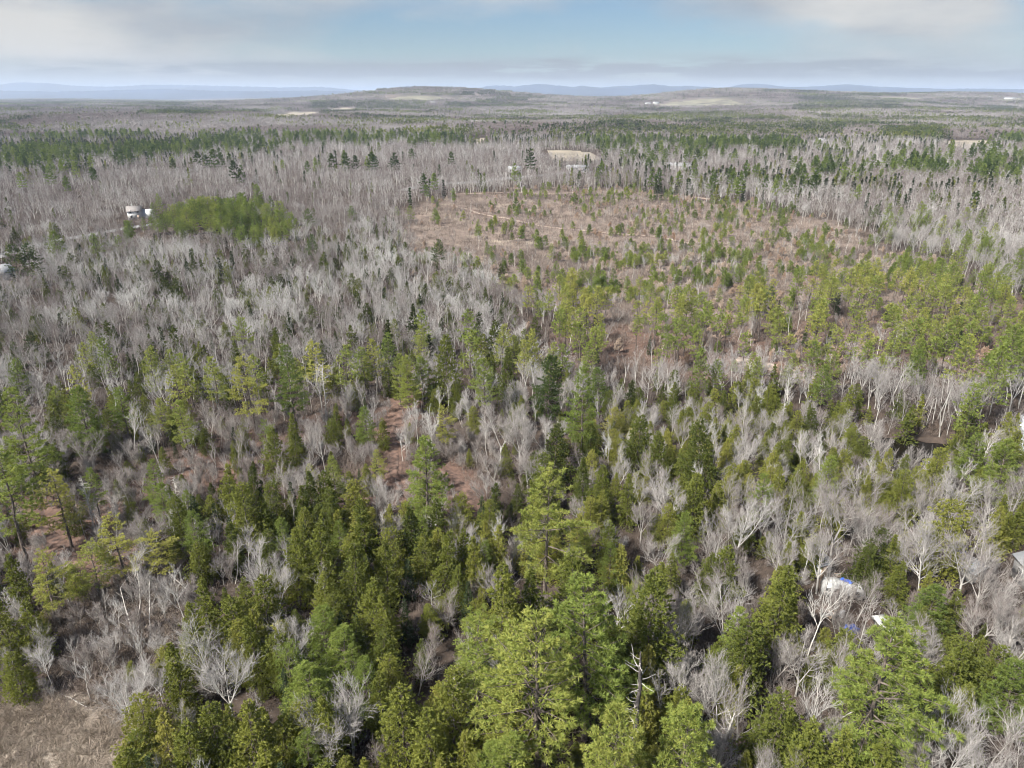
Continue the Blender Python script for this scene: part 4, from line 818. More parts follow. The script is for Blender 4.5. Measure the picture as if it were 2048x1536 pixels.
def place_tree(i):
    kind, x, y, h, tint, rz, note, var, wide = A[i]; vs = PROTO[(kind, lod_of(kind, dist[i]))]
    v = vs[(var if var is not None else int(rz * 977)) % len(vs)]; s = h / v['H']; wd = s ** .85 * (.92 + .16 * ((rz * 31) % 1)) if kind not in ('bare', 'birch') else s
    wd *= wide; o = empty(names[i], (x, y, tz[i] - .05), rz, (wd, wd, s)); o.rotation_euler.x, o.rotation_euler.y = rng.normal(0, .035, 2); tag(o, LABEL[i], CAT[names[i]], GRP[names[i]])
    for pn, me in split_meshes(v):
        c = bpy.data.objects.new(pn, me); c['tint'] = float(tint); c.parent = o; sc.collection.objects.link(c)
for i in np.nonzero(single)[0]: place_tree(i)
# woods: everything else, one object for each kind
GN = {}
def instancer(coll):
    ng = bpy.data.node_groups.new('spread_' + coll.name, 'GeometryNodeTree'); ng.interface.new_socket('Geometry', in_out='INPUT', socket_type='NodeSocketGeometry'); ng.interface.new_socket('Geometry', in_out='OUTPUT', socket_type='NodeSocketGeometry')
    gi = N(ng, 'NodeGroupInput'); go = N(ng, 'NodeGroupOutput'); ip = N(ng, 'GeometryNodeInstanceOnPoints'); ci = N(ng, 'GeometryNodeCollectionInfo'); L = ng.links.new
    ci.inputs['Collection'].default_value = coll; ci.inputs['Separate Children'].default_value = True; ci.inputs['Reset Children'].default_value = True
    def na(nm, ty): a = N(ng, 'GeometryNodeInputNamedAttribute', data_type=ty); a.inputs['Name'].default_value = nm; return [q for q in a.outputs if q.enabled and q.name == 'Attribute'][0]
    L(gi.outputs[0], ip.inputs['Points']); L(ci.outputs[0], ip.inputs['Instance']); ip.inputs['Pick Instance'].default_value = True
    L(na('idx', 'INT'), ip.inputs['Instance Index']); L(na('rot', 'FLOAT_VECTOR'), ip.inputs['Rotation']); L(na('scl', 'FLOAT_VECTOR'), ip.inputs['Scale']); L(ip.outputs[0], go.inputs[0]); return ng
def stuff(name, pts, rots, scl, idx, tint, protos, label, cat):
    coll = bpy.data.collections.new(name)
    for k, o in enumerate(protos):
        if not o.name.startswith('p_'): o.name = 'p_' + o.name
    order = sorted(range(len(protos)), key=lambda k: protos[k].name); rank = np.argsort(order)
    for o in protos: coll.objects.link(o)
    me = bpy.data.meshes.new(name); me.vertices.add(len(pts)); me.vertices.foreach_set('co', np.asarray(pts, np.float32).ravel())
    def at_(nm, ty, arr, key='value'): a = me.attributes.new(nm, ty, 'POINT'); a.data.foreach_set(key, np.ascontiguousarray(arr).ravel())
    at_('idx', 'INT', rank[np.asarray(idx)].astype(np.int32)); at_('tint', 'FLOAT', np.asarray(tint, np.float32)); at_('rot', 'FLOAT_VECTOR', np.asarray(rots, np.float32), 'vector'); at_('scl', 'FLOAT_VECTOR', np.asarray(scl, np.float32), 'vector')
    o = bpy.data.objects.new(name, me); sc.collection.objects.link(o); md = o.modifiers.new('spread', 'NODES'); md.node_group = instancer(coll); tag(o, label, cat, kind='stuff'); return o
WOODS = {'pine_tree': ('pine_woods', 'remaining white pines in the wider and farther woods'), 'young_pine': ('young_pine_growth', 'remaining small pines dotted over the clearing'), 'hemlock_tree': ('hemlock_woods', 'remaining hemlocks scattered through the farther woods'), 'fir_tree': ('fir_woods', 'remaining dark firs in the far woods'), 'bare_tree': ('bare_woods', 'mass of leafless grey hardwoods filling the farther woods'), 'birch_tree': ('birch_woods', 'remaining pale birch stems through the farther woods'), 'beech_sapling': ('sapling_growth', 'remaining tan-leaved saplings over the clearing')}
for nm, (wn_, lb) in WOODS.items():
    ids = np.nonzero((names == nm) & ~single)[0]
    if not len(ids): continue
    protos, pidx, idx, scl, H = [], {}, [], [], []
    for i in ids:
        kind, x, y, h, tint, rz, note, var, wide = A[i]; lod = lod_of(kind, dist[i]); vs = PROTO[(kind, lod)]; k = (var if var is not None else int(rz * 977)) % len(vs); key = (kind, lod, k)
        if key not in pidx: pidx[key] = len(protos); protos.append(joined_object(vs[k]))
        s = h / vs[k]['H']; wd = s ** .85 * (.92 + .16 * ((rz * 31) % 1)) if kind not in ('bare', 'birch') else s; wd *= wide; idx.append(pidx[key]); scl.append((wd, wd, s))
    rot = np.zeros((len(ids), 3)); rot[:, 2] = [A[i][5] for i in ids]; rot[:, :2] = rng.normal(0, .04, (len(ids), 2))
    stuff(wn_, np.column_stack([tx[ids], ty[ids], tz[ids] - .05]), rot, scl, idx, [A[i][4] for i in ids], protos, lb, 'woods')
# brush, thickets, marsh grass
def cover(y0, y1, cell, seed, zones, kind, lodsplit, hr, tr_, extra=None):
    g = np.random.default_rng(seed); X, Y, Z, px, py = scatter(y0, y1, cell, g); zo = zone_of(px, py, X, Y); b = np.zeros(X.size, bool)
    for cx, cy_, r in CLEARS: b |= np.hypot(X - cx, Y - cy_) < r * .7
    b |= linedist(X, Y, ROAD_W) < 6; b |= linedist(X, Y, ROAD_BW) < 4
    for t in TRAILS: b |= linedist(X, Y, t['W']) < t['w'] * .62
    for poly in (POND_W, STREAM_W): b |= inpoly(X, Y, poly)
    for f in FIELDS: b |= inpoly(X, Y, f['W'])
    p = np.array([zones.get(z, 0) for z in zo]) * (.35 + 1.3 * smooth_noise(X, Y, 9, seed)); k = ~b & (g.random(X.size) < p)
    X, Y, Z = X[k], Y[k], Z[k]; shade_mul = np.where(np.isin(zo[k], ['clear', 'pines', 'swamp', 'marsh', 'red']), 1.0, .45); d = np.hypot(X, Y); return X, Y, Z, hr[0] + (hr[1] - hr[0]) * g.random(X.size), shade_mul * (tr_[0] + (tr_[1] - tr_[0])) * np.clip(.5 * g.random(X.size) + .6 * smooth_noise(X, Y, 22, seed + 3) - .05, 0, 1), (d > lodsplit).astype(int), g  # cover under trees tinted darker: shade of the gaps painted into its colour
def cover_stuff(name, label, cat, kind, rows):
    P, S, I, Tn, R_ = [], [], [], [], []; protos, pidx = [], {}
    for X, Y, Z, h, t, lod, g in rows:
        for k in range(len(X)):
            l = int(lod[k]); l = l if (kind, l) in PROTO else 0; vs = PROTO[(kind, l)]; q = int(g.integers(0, len(vs))); key = (l, q)
            if key not in pidx: pidx[key] = len(protos); protos.append(joined_object(vs[q]))
            hh = h[k] / (vs[q]['H'] if kind == 'thicket' else 1); P.append((X[k], Y[k], Z[k] - .03)); S.append((hh * g.uniform(.85, 1.25), hh * g.uniform(.85, 1.25), hh)); I.append(pidx[key]); Tn.append(t[k]); R_.append((0, 0, g.uniform(0, 6.28)))
    stuff(name, P, R_, S, I, Tn, protos, label, cat)
ZB = {'swamp': .95, 'red': .75, 'midmix': .6, 'hemfg': .5, 'right': .6, 'yard': .45, 'cedar': .5, 'edge': .4, 'pinerow': .4, 'clear': .8, 'pines': .75, 'hard': .4, 'hardfar': .3, 'marsh': .08}
cover_stuff('brush', 'low grey-brown leafless brush over the forest floor', 'brush', 'brush', [cover(24, 330, 2.7, 31, ZB, 'brush', 150, (.8, 1.6), (.1, .9)), cover(330, 640, 3.9, 32, {'clear': .85, 'hard': .3, 'hardfar': .4, 'edge': .4}, 'brush', 150, (.8, 1.6), (.1, .9))])
cover_stuff('thicket', 'twiggy saplings and thickets under the trees', 'thicket', 'thicket', [cover(24, 330, 3.0, 33, {'swamp': .9, 'red': .6, 'midmix': .6, 'hemfg': .45, 'right': .6, 'yard': .2, 'cedar': .5, 'edge': .5, 'pinerow': .5, 'hard': .55, 'pines': .18, 'clear': .06}, 'thicket', 150, (2.0, 5.5), (.0, .5)), cover(330, 560, 4.2, 34, {'hard': .5, 'hardfar': .5, 'edge': .4, 'clear': .07}, 'thicket', 150, (2.5, 5), (.0, .55))])
cover_stuff('marsh_grass', 'matted dry tan marsh grass in the corner', 'grass', 'grass', [cover(24, 110, .7, 35, {'marsh': .9, 'swamp': .12}, 'grass', 1e9, (.7, 1.3), (.1, .95))])
# ------------------------------------------------------------------ the far forest: stands of small trees
def blob_tree(g, kind):
    C = MB(); h = g.uniform(7, 13)
    if kind == 'bare':
        n = 26; c = np.column_stack([g.normal(0, 1.5, n), g.normal(0, 1.5, n), h * g.uniform(.35, .95, n)]); d = norm(np.column_stack([c[:, 0], c[:, 1], np.full(n, .9)]) + g.normal(0, .5, (n, 3))); C.tris(c, d, g.uniform(1.0, 2.2, n), .6, g)
        C.tris(np.zeros((1, 3)), np.array([[0, 0, 1.]]), h * .8, .35, g)
    else:
        h *= 1.15; n = 30; f = g.random(n) ** .8; a = g.uniform(0, 6.28, n); r = (1 - f * .85) * h * .2 * g.uniform(.6, 1.1, n); c = np.column_stack([r * np.cos(a), r * np.sin(a), h * (.25 + .72 * f)]); d = norm(np.column_stack([np.cos(a), np.sin(a), g.uniform(-.2, .7, n)])); C.tris(c - d * .9, d, 2.4, 1.9, g)
    return C.arr()
def make_stand(name, size, count, share, seed):
    g = np.random.default_rng(seed); V, F, mi, off = [], [], [], 0
    for k in range(count):
        con = g.random() < share; v, f = blob_tree(g, 'con' if con else 'bare'); V.append(v + [g.uniform(-.5, .5) * size, g.uniform(-.5, .5) * size, -.5]); F.append(f + off); off += len(v); mi.append(np.full(len(f), 1 if con else 0))
    me = mesh_np(name, np.concatenate(V), np.concatenate(F), [M['twig'], M['hemlock']], np.concatenate(mi)); return bpy.data.objects.new(name, me)
SH = [.02, .10, .32, .6, .85]
stand_n = [make_stand(f'stand_near_{a}{b}', 30, 34, SH[a], 300 + a * 10 + b) for a in range(5) for b in range(3)]
stand_f = [make_stand(f'stand_wide_{a}{b}', 90, 170, SH[a], 400 + a * 10 + b) for a in range(5) for b in range(2)]
PATCH = [(1330, 1460, 266, 280, .6), (1510, 1680, 258, 280, .5), (1770, 1885, 262, 288, .85), (1660, 1750, 246, 258, .6), (620, 850, 205, 222, .35), (285, 420, 225, 236, .8), (1590, 1800, 190, 222, .3), (1380, 1440, 197, 202, .8), (740, 960, 186, 191.5, .45)]
def far_stands(y0, y1, cell, protos, nv, seed, hs):
    g = np.random.default_rng(seed); xs = np.arange(-y1 * .8, y1 * .8, cell); ys = np.arange(y0, y1, cell); X, Y = np.meshgrid(xs, ys); X = X.ravel() + g.uniform(-.2, .2, X.size) * cell; Y = Y.ravel() + g.uniform(-.2, .2, Y.size) * cell
    k = np.abs(X) < Y * .78; X, Y = X[k], Y[k]; b = np.zeros(X.size, bool)
    for f in FIELDS: b |= inpoly(X, Y, f['W']) | (polydist(X, Y, f['W']) < cell * .4)
    X, Y = X[~b], Y[~b]; Z = terrain(X, Y); px, py = project(X, Y, Z)
    c = .4 * smooth_noise(X, Y, 110, 57) + .35 * smooth_noise(X, Y, 280, 55) + .25 * smooth_noise(X, Y, 900, 56); share = np.clip((c - .525) * 2.8, 0, 1) + g.normal(0, .12, X.size)
    for x0, x1, p0, p1, s in PATCH: share = np.where((px > x0) & (px < x1) & (py > p0) & (py < p1), np.maximum(share, s + g.normal(0, .1, X.size)), share)
    lv = np.digitize(share, [.08, .25, .55, .85]); idx = lv * nv + g.integers(0, nv, X.size)
    return np.column_stack([X, Y, Z]), np.column_stack([np.zeros((X.size, 2)), g.integers(0, 4, X.size) * PI / 2 + g.uniform(-.2, .2, X.size)]), np.full((X.size, 3), 1.0) * g.uniform(.9, 1.15, X.size)[:, None] * np.array([[1, 1, hs]]), idx, np.clip(.12 + .32 * g.random(X.size) + .5 * (smooth_noise(X, Y, 190, 58) - .5), 0, 1), lv
p1 = far_stands(1150, 3600, 28, stand_n, 3, 61, 1.0); p2 = far_stands(3600, 8200, 88, stand_f, 2, 62, 1.0)
stuff('distant_forest', *p1[:5], stand_n, 'distant grey forest with dark conifer stands', 'forest'); stuff('farthest_forest', *p2[:5], stand_f, 'hazy forest on the farthest lowland and ridges', 'forest')
# ------------------------------------------------------------------ buildings and other things
M['clapboard'] = plain('white_clapboard', (.60, .60, .59), .8, .1, 2); M['roofgrey'] = plain('grey_shingles', (.25, .23, .22), .9, .15, 3); M['roofpale'] = plain('pale_metal_roof', (.37, .38, .39), .8, .06, 2); M['glass'] = plain('dark_glass', (.04, .045, .05), .1, .1, 2, 0, .8)
M['trim'] = plain('white_trim', (.45, .45, .44), .6, .04, 2); M['tarp'] = plain('blue_tarp', (.05, .13, .55), .45, .25, 3); M['rubber'] = plain('tyre_rubber', (.03, .03, .03), .85, .2, 5); M['camper'] = plain('camper_panels', (.36, .36, .355), .45, .08, 1.2); M['carpaint'] = plain('white_car_paint', (.60, .60, .57), .3, .03, 1); M['lumber'] = plain('weathered_boards', (.52, .40, .30), .85, .25, 3); M['chrome'] = plain('dull_steel', (.5, .5, .5), .35, .1, 3, .8); M['red'] = plain('red_lens', (.45, .03, .02), .3, .1, 3); M['greywall'] = plain('grey_siding', (.40, .40, .39), .8, .1, 2); M['seam'] = plain('roof_seam', (.70, .72, .74), .5, .05, 2)
def one_mesh(name, mat, parent, fn, loc=(0, 0, 0), rz=0, smooth=False):
    m = MB(); fn(m); return m.build(name, mat, parent, loc, rz, smooth)
def house(loc, rz, w, d, h, rh, label, wall='clapboard', roof='roofgrey', wing=None, cat='house', windows=True, name='house', chimney=True, dormers=0, over=.35, planks=False):
    """gable house, ridge along its width"""
    o = empty(name, loc, rz); tag(o, label, cat)
    def body(m): m.prism([(-d / 2, -1.0), (d / 2, -1.0), (d / 2, h), (0, h + rh - .03), (-d / 2, h)], -w / 2, w / 2)
    b = one_mesh('wall', M[wall], o, body, (0, 0, 0), PI / 2)
    def roofm(m):
        for s in (-1, 1):
            e = d / 2 + over; zz = h - rh * over / (d / 2)
            m.prism([(s * e, zz), (0, h + rh), (0, h + rh + .16), (s * e, zz + .16)], -w / 2 - over, w / 2 + over)
    r = one_mesh('roof', M[roof], o, roofm, (0, 0, 0), PI / 2)
    if chimney: one_mesh('chimney', M['greywall'], r, lambda m: m.box((d * .1, w * .15, h + rh), (.7, .7, 2.0)), (0, 0, 0), 0)
    if windows:
        nfl = 2 if h > 4.4 else 1; nw = max(2, int(w / 3))
        for sgn in (-1, 1):
            for fl in range(nfl):
                for k in range(nw):
                    x = (k + .5) / nw * w - w / 2; z = 1.6 + 2.7 * fl
                    if fl == 0 and k == nw // 2 and sgn == -1:
                        dr = one_mesh('door', M['lumber'], o, lambda m: m.box((x, sgn * (d / 2 + .03), 1.05), (.95, .08, 2.1))); one_mesh('handle', M['chrome'], dr, lambda m: m.box((x + .35, sgn * (d / 2 + .1), 1.0), (.06, .08, .12))); continue
                    f = one_mesh('window', M['trim'], o, lambda m: m.box((x, sgn * (d / 2 + .02), z), (1.15, .1, 1.45))); one_mesh('pane', M['glass'], f, lambda m: m.box((x, sgn * (d / 2 + .05), z), (.9, .1, 1.2)))
            for fl in range(nfl):
                f = one_mesh('window', M['trim'], o, lambda m: m.box((sgn * (w / 2 + .02), 0, 1.6 + 2.7 * fl), (.1, 1.15, 1.45))); one_mesh('pane', M['glass'], f, lambda m: m.box((sgn * (w / 2 + .05), 0, 1.6 + 2.7 * fl), (.1, .9, 1.2)))
    if wing:
        ww, wd, wh, wr, off, mt = wing
        def wb(m): m.prism([(-wd / 2, -1.0), (wd / 2, -1.0), (wd / 2, wh), (0, wh + wr - .03), (-wd / 2, wh)], -w / 2 - off - ww, -w / 2 - off)
        def wrf(m):
            for s in (-1, 1): m.prism([(s * (wd / 2 + .3), wh - wr * .3 / (wd / 2)), (0, wh + wr), (0, wh + wr + .15), (s * (wd / 2 + .3), wh - wr * .3 / (wd / 2) + .15)], -w / 2 - off - ww - .2, -w / 2 - off + .0)
        wg = one_mesh('wing', M[wall], o, wb, (0, 0, 0), PI / 2); one_mesh('wing_roof', M[roof], wg, wrf, (0, 0, 0), PI / 2)
        for k in range(3):
            xx = (w / 2 + off + ww * (k + .5) / 3)
            f = one_mesh('window', M['trim'], wg, lambda m: m.box((xx, -wd / 2 - .02, 1.6), (1.0, .1, 1.3)))
    return o
def gz(px, py): p = ground_at(px, py); return (p[0], p[1], float(terrain(p[0], p[1])))
house(gz(272, 437), R(20), 7.2, 6.6, 4.5, 2.3, 'white two-storey house with grey roof by the pine clump', wing=(6, 5.4, 3.0, 1.9, .0, 0))
house(gz(-8, 560), R(60), 11, 8, 3.0, 2.2, 'white building cut by the left edge of the picture', roof='roofpale')
house(gz(1030, 344), R(5), 12, 8, 3.2, 2.0, 'small white roofed house left of the tall roadside pine', roof='roofpale')
house(gz(1155, 341), R(8), 20, 8, 3.0, 1.8, 'long white low building beside the road', roof='roofpale')
house(gz(1358, 338), R(-4), 22, 11, 3.2, 2.4, 'long pale roofed building behind the clearing', roof='roofpale')
house(gz(1640, 289), R(30), 16, 11, 5, 3.2, 'pale barn below the far pine stand', roof='roofpale', cat='barn', name='barn')
house(gz(1985, 303), R(-10), 14, 9, 4, 2.5, 'small white house right of the pale far field', roof='roofpale')
house(gz(1312, 209), R(10), 26, 14, 8, 4, 'white farmhouse at the corner of the ridge field', roof='roofpale'); house(gz(1296, 210), R(0), 24, 12, 7, 4, 'white barn at the left end of the ridge field', roof='roofpale', cat='barn', name='barn'); house(gz(2020, 199), R(0), 60, 18, 8, 3, 'long white barn on the far right ridge', roof='roofpale', cat='barn', name='barn')
house(gz(828, 208), R(0), 22, 10, 6, 3, 'white house under the hilltop field', roof='roofpale'); house(gz(866, 208), R(20), 20, 12, 6, 4, 'pale barn under the hilltop field', roof='roofpale', cat='barn', name='barn'); house(gz(798, 217), R(-10), 24, 10, 5, 3, 'white house at the foot of the round hill', roof='roofpale')
hl = gz(2128, 1200); house((hl[0], hl[1], hl[2]), R(84), 11, 8.5, 3.2, 1.8, 'grey roofed house at the right edge among bare trees', wall='greywall', roof='roofpale')
# grey shed and white shed
def shed(loc, rz, w, d, h, label, wall, roofm):
    o = empty('shed', loc, rz); tag(o, label, 'shed')
    one_mesh('wall', M[wall], o, lambda m: m.prism([(-w / 2, -.3), (w / 2, -.3), (w / 2, h), (-w / 2, h - .45)], -d / 2, d / 2))
    r = one_mesh('roof', M[roofm], o, lambda m: m.prism([(-w / 2 - .2, h - .5), (w / 2 + .2, h + .04), (w / 2 + .2, h + .12), (-w / 2 - .2, h - .42)], -d / 2 - .2, d / 2 + .2))
    for k in range(6): 
        y = (k / 5 - .5) * (d + .3); one_mesh('seam', M['seam'], r, lambda m: m.prism([(-w / 2 - .2, h - .42), (w / 2 + .2, h + .12), (w / 2 + .2, h + .17), (-w / 2 - .2, h - .37)], y - .02, y + .02))
    dr = one_mesh('door', M['lumber'], o, lambda m: m.box((0, -d / 2 - .03, .95), (.9, .06, 1.9))); one_mesh('handle', M['chrome'], dr, lambda m: m.box((.3, -d / 2 - .08, 1), (.05, .06, .14)))
shed(gz(1634, 1140), R(8), 2.1, 3.4, 2.3, 'small white roofed shed behind the camper', 'clapboard', 'roofpale'); shed(gz(1932, 1150), R(25), 2.8, 3.6, 2.2, 'grey roofed shed under the spreading bare trees', 'greywall', 'roofpale')
# camper trailer
def wheel(parent, x, y, r=.34, w=.22):
    def ty_(m):
        a = np.arange(16) * 2 * PI / 16; prof = [(r * .62, -w / 2), (r * .95, -w / 2), (r, -w * .3), (r, w * .3), (r * .95, w / 2), (r * .62, w / 2)]; V = []; F = []
        for pr, py in prof: V += [(pr * math.cos(t), py, pr * math.sin(t)) for t in a]
        for i in range(len(prof) - 1):
            for j in range(16): F += [(i * 16 + j, i * 16 + (j + 1) % 16, i * 16 + 16 + (j + 1) % 16), (i * 16 + j, i * 16 + 16 + (j + 1) % 16, i * 16 + 16 + j)]
        m.add(np.array(V), F)
    o = one_mesh('wheel', M['rubber'], parent, ty_, (x, y, r)); one_mesh('rim', M['chrome'], o, lambda m: m.tubes([(0, -w * .4, 0)], [(0, w * .4, 0)], r * .64, r * .64, 14) or m.box((0, 0, 0), (r * .9, w * .7, r * .9)))
cl_ = gz(1682, 1192); cam_o = empty('camper_trailer', cl_, R(-14), .8); tag(cam_o, 'white camper trailer half hidden by bare branches', 'camper')
pr = [(-3.3, .55), (3.1, .55), (3.35, 1.0), (3.2, 2.2), (2.75, 2.75), (-2.7, 2.75), (-3.2, 2.35), (-3.45, 1.2)]
one_mesh('body', M['camper'], cam_o, lambda m: m.prism(pr, -1.15, 1.15))
one_mesh('roof', M['trim'], cam_o, lambda m: m.prism([(-2.75, 2.76), (2.8, 2.76), (2.7, 2.85), (-2.6, 2.85)], -1.1, 1.1))
for k in range(9):
    x = -2.4 + k * .6; one_mesh('roof_rib', M['camper'], cam_o, lambda m: m.box((x, 0, 2.875), (.07, 2.15, .05)))
for x, w_ in ((-2.4, .9), (-1.2, .9), (1.9, 1.1)):
    f = one_mesh('window', M['trim'], cam_o, lambda m: m.box((x, -1.17, 1.85), (w_ + .14, .06, .8))); one_mesh('pane', M['glass'], f, lambda m: m.box((x, -1.2, 1.85), (w_, .05, .66)))
dr = one_mesh('door', M['trim'], cam_o, lambda m: m.box((.5, -1.17, 1.5), (.75, .06, 1.8))); one_mesh('handle', M['chrome'], dr, lambda m: m.box((.78, -1.22, 1.4), (.05, .06, .14)))
one_mesh('stripe', M['roofgrey'], cam_o, lambda m: m.box((0, -1.155, 1.05), (6.3, .03, .16))); one_mesh('roof_vent', M['trim'], cam_o, lambda m: m.box((-1.5, .2, 2.95), (.5, .5, .18)))
for x in (-.45, .4): wheel(cam_o, x, -1.0); wheel(cam_o, x, 1.0)
one_mesh('hitch', M['chrome'], cam_o, lambda m: m.tubes([(3.2, -.7, .5), (3.2, .7, .5)], [(4.3, 0, .5), (4.3, 0, .5)], .05, .05, 5))
def drape(name, loc, rz, lx, ly, h, label, seed, hang=.5):
    g = np.random.default_rng(seed); n = 26; u, v = np.meshgrid(np.linspace(-1, 1, n), np.linspace(-1, 1, n)); z = h * np.clip(1.25 - np.maximum(np.abs(u), np.abs(v)) ** 2 * 1.25, 0, 1) ** .5 + .12 * h * np.sin(u * 5 + 1) * np.cos(v * 4) + .05 * np.sin(u * 17 + v * 9) + .03 * g.normal(size=u.shape)
    V = np.column_stack([(u * lx / 2 + .08 * np.sin(v * 6)).ravel(), (v * ly / 2 + .08 * np.sin(u * 7)).ravel(), np.maximum(z, .02).ravel()]); i = (np.arange(n - 1)[:, None] * n + np.arange(n - 1)[None]).ravel()
    me = mesh_np(name, V, np.column_stack([i, i + 1, i + n + 1, i + n]), [M['tarp']], smooth=True); o = bpy.data.objects.new(name, me); sc.collection.objects.link(o); o.location = loc; o.rotation_euler.z = rz; md = o.modifiers.new('thickness', 'SOLIDIFY'); md.thickness = .02; tag(o, label, 'tarp')
drape('tarp', gz(1703, 1262), R(15), 1.7, 1.4, .8, 'crumpled blue tarp over a heap below the camper', 4)
tx_, ty_2 = cl_[0] + math.cos(R(-13)) * .5, cl_[1] + math.sin(R(-13)) * .5; drape('tarp', (tx_, ty_2 + .35, cl_[2] + 2.32), R(-40), 1.5, .6, .14, 'small blue tarp lying on the camper roof', 6)
bl = gz(1928, 1108); drape('tarp', (bl[0] - .5, bl[1], bl[2]), R(30), 1.2, .9, .5, 'little blue tarp beside the grey shed', 8)
# car
cc = gz(1775, 1262); car = empty('car', cc, R(100)); tag(car, 'white parked car behind the large bright pine', 'car')
bodyp = [(-2.25, .42), (-2.25, .78), (-2.1, .95), (-1.95, 1.0), (-1.55, 1.45), (-.9, 1.52), (.35, 1.5), (1.05, 1.0), (2.1, .86), (2.25, .7), (2.25, .42)]
one_mesh('body', M['carpaint'], car, lambda m: m.prism([(-2.25, .35), (2.25, .35), (2.28, .7), (2.1, .88), (1.0, 1.0), (-2.1, 1.0), (-2.27, .8)], -.86, .86))
one_mesh('cabin', M['carpaint'], car, lambda m: m.box((-.55, 0, 1.25), (2.6, 1.6, .54), 0, .78))
gw = one_mesh('windshield', M['glass'], car, lambda m: m.prism([(.62, 1.03), (.80, 1.03), (.52, 1.48), (.42, 1.48)], -.66, .66)); one_mesh('rear_window', M['glass'], car, lambda m: m.prism([(-1.9, 1.03), (-1.73, 1.03), (-1.53, 1.48), (-1.62, 1.48)], -.66, .66))
for s in (-1, 1):
    one_mesh('side_window', M['glass'], car, lambda m: m.box((-.55, s * .74, 1.27), (1.9, .06, .34)))
    one_mesh('headlight', M['chrome'], car, lambda m: m.box((2.24, s * .62, .68), (.08, .36, .16))); one_mesh('taillight', M['red'], car, lambda m: m.box((-2.25, s * .68, .8), (.08, .26, .2)))
    for x in (-1.4, 1.4): wheel(car, x, s * .78, .32, .2)
# lumber and junk
lp = gz(1690, 1152); o = empty('lumber_pile', (lp[0], lp[1], lp[2]), R(-4)); tag(o, 'stack of weathered boards behind the camper', 'lumber')
for k in range(9):
    y, z = (k % 4) * .22 - .4, .12 + (k // 4) * .1; one_mesh('board', M['lumber' if k % 3 else 'trim'], o, lambda m: m.box((rng.uniform(-.15, .15), y, z), (2.6 + rng.uniform(-.4, .4), .16, .06), rng.uniform(-.08, .08)))
lp = gz(1662, 1232); o = empty('scrap_heap', lp, R(30)); tag(o, 'small heap of pale scrap boards left of the blue tarp', 'scrap')
for k in range(7): one_mesh('board', M['trim' if k % 2 else 'lumber'], o, lambda m: m.box((rng.uniform(-.6, .6), rng.uniform(-.5, .5), .15 + .09 * k), (1.3, .2, .05), rng.uniform(0, 3), 1, rng.uniform(-.3, .3)))
bp_ = gz(1700, 1246); o = empty('steel_drum', (bp_[0] - .6, bp_[1] + 1.3, bp_[2]), 0); tag(o, 'grey steel drum standing behind the blue tarp', 'drum')
one_mesh('body', M['roofpale'], o, lambda m: m.tubes([(0, 0, 0), (0, 0, .3), (0, 0, .6)], [(0, 0, .3), (0, 0, .6), (0, 0, .9)], .3, .3, 16)); one_mesh('lid', M['roofpale'], o, lambda m: m.tubes([(0, 0, .88), (0, 0, .93)], [(0, 0, .93), (0, 0, .94)], [.32, .32], [.32, .01], 16)); one_mesh('hoop', M['chrome'], o, lambda m: m.tubes([(0, 0, .29), (0, 0, .59)], [(0, 0, .33), (0, 0, .63)], .32, .32, 16))
# dead snags
def snag(px, py, h, r, label, seed, side, bark, nb, Lb, lean=0):
    g = np.random.default_rng(seed); x, y = at_top(px, py, h); o = empty('dead_tree', (x, y, float(terrain(x, y)) - .1), 0); tag(o, label, 'dead tree')
    P = trunk_path(g, h, 9, .01, lean); rad = r * (1 - np.linspace(0, .6, 9)); rad[-1] *= .5; m = MB(); m.tubes(P[:-1], P[1:], rad[:-1], rad[1:], 9); m.build('trunk', M[bark], o)
    for k in range(nb):
        z = h * (.35 + .62 * k / nb); a = (PI if g.random() < side else 0) + g.normal(0, .7); p = path_at(P, z); d = norm(np.array([math.cos(a), math.sin(a), g.uniform(-.05, .45)])); L = Lb * g.uniform(.35, 1); m = MB(); n = 4; pts = [p]
        for q in range(n): d = norm(d + g.normal(0, .16, 3) + [0, 0, .08]); pts.append(pts[-1] + d * L / n)
        pts = np.array(pts); rr = np.linspace(.055, .015, n + 1); m.tubes(pts[:-1], pts[1:], rr[:-1], rr[1:], 4)
        if g.random() < .6: m.tubes([pts[2]], [pts[2] + norm(d + g.normal(0, .6, 3)) * L * .4], .025, .01, 3)
        m.build('branch', M['deadwood'], o)
snag(1284, 1295, 17, .33, 'black barked dead snag with bare grey branches', 5, .8, 'charbark', 26, 2.6)
snag(640, 720, 15, .16, 'bleached dead pine with short branches in the pine row', 6, .5, 'deadwood', 34, 1.8)
snag(165, 955, 12, .12, 'thin grey dead spruce beside the yellow pine', 7, .5, 'deadwood', 44, 1.3)
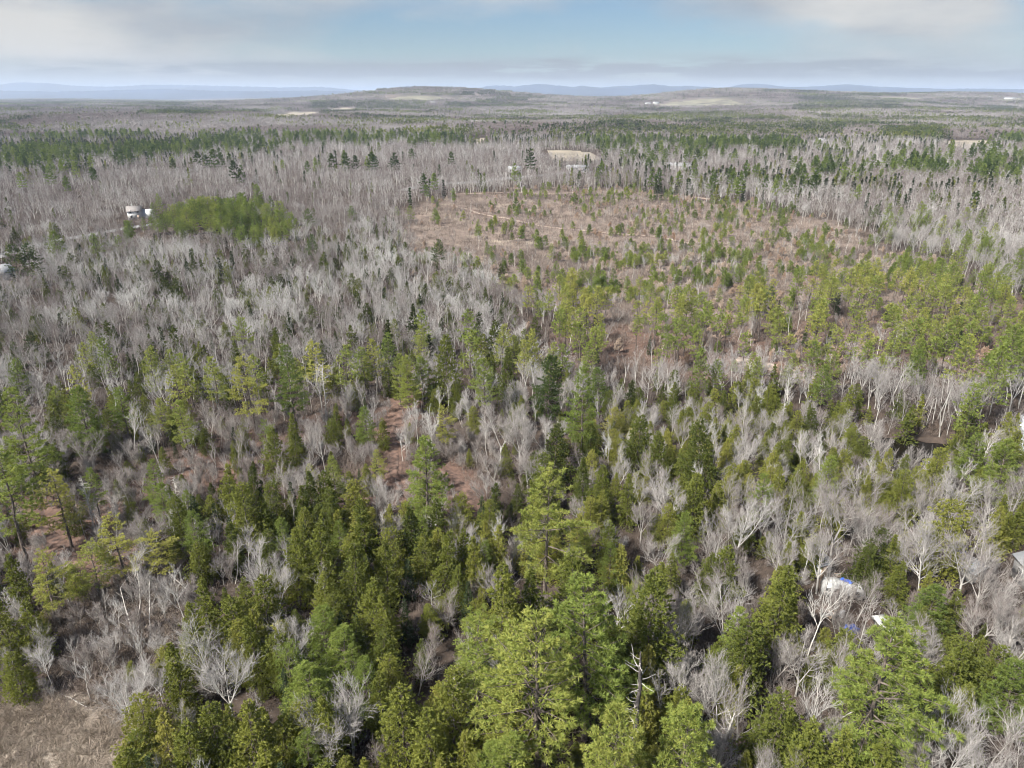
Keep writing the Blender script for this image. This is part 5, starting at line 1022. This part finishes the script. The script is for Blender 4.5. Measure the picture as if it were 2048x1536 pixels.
snag(345, 955, 9, .09, 'small bleached dead spruce right of the red floor', 8, .5, 'deadwood', 36, 1.0)
snag(1450, 1405, 9, .22, 'broken grey stub with tangled limbs', 9, .6, 'deadwood', 16, 2.0, .1)
snag(1575, 770, 11, .1, 'pale lichen-grey dead spruce in the olive belt', 10, .5, 'deadwood', 36, 1.2)
# fallen and leaning stems
def log(px, py, L, rz, tilt, r, label):
    p = gz(px, py); o = empty('fallen_tree', (p[0], p[1], p[2] + r), rz); tag(o, label, 'fallen tree'); g = np.random.default_rng(int(px)); n = 7; x = np.linspace(0, L, n); P = np.column_stack([x, g.normal(0, .08, n), x * math.tan(tilt) + g.normal(0, .05, n)]); rad = np.linspace(r, r * .35, n)
    m = MB(); m.tubes(P[:-1], P[1:], rad[:-1], rad[1:], 6); m.build('trunk', M['deadwood'], o)
    for k in range(6): 
        q = P[2 + k % 5]; d = norm(np.array([.6, g.normal(0, .7), abs(g.normal(0, .5)) + .1])); m = MB(); m.tubes([q], [q + d * L * .22], r * .35, .01, 3); m.build('branch', M['deadwood'], o)
log(275, 1300, 9, R(125), R(22), .1, 'pale leaning birch stem above the marsh'); log(300, 1285, 8, R(110), R(30), .09, 'second pale leaning stem above the marsh'); log(395, 1200, 8, R(150), R(24), .09, 'leaning bleached stem left of the evergreens'); log(410, 1215, 9, R(160), R(8), .09, 'fallen pale trunk in the grey brush'); log(125, 1385, 5, R(-30), R(3), .07, 'short white log at the marsh edge'); log(1480, 745, 8, R(-25), R(4), .13, 'dark fallen trunk under the pole pines')
# ------------------------------------------------------------------ haze in the air
hz = MB(); hz.box((0, 20500, 110), (70000, 46000, 360)); m_, t_, b_ = new_mat('thin_haze'); t_.nodes.remove(b_); pv = N(t_, 'ShaderNodeVolumePrincipled'); pv.inputs['Color'].default_value = (.66, .79, 1, 1); pv.inputs['Density'].default_value = 7.2e-5; pv.inputs['Anisotropy'].default_value = .1
t_.links.new(pv.outputs[0], t_.nodes['Material Output'].inputs['Volume']); ho = hz.build('haze', m_); tag(ho, 'thin bluish haze over the whole land', 'haze', kind='stuff')
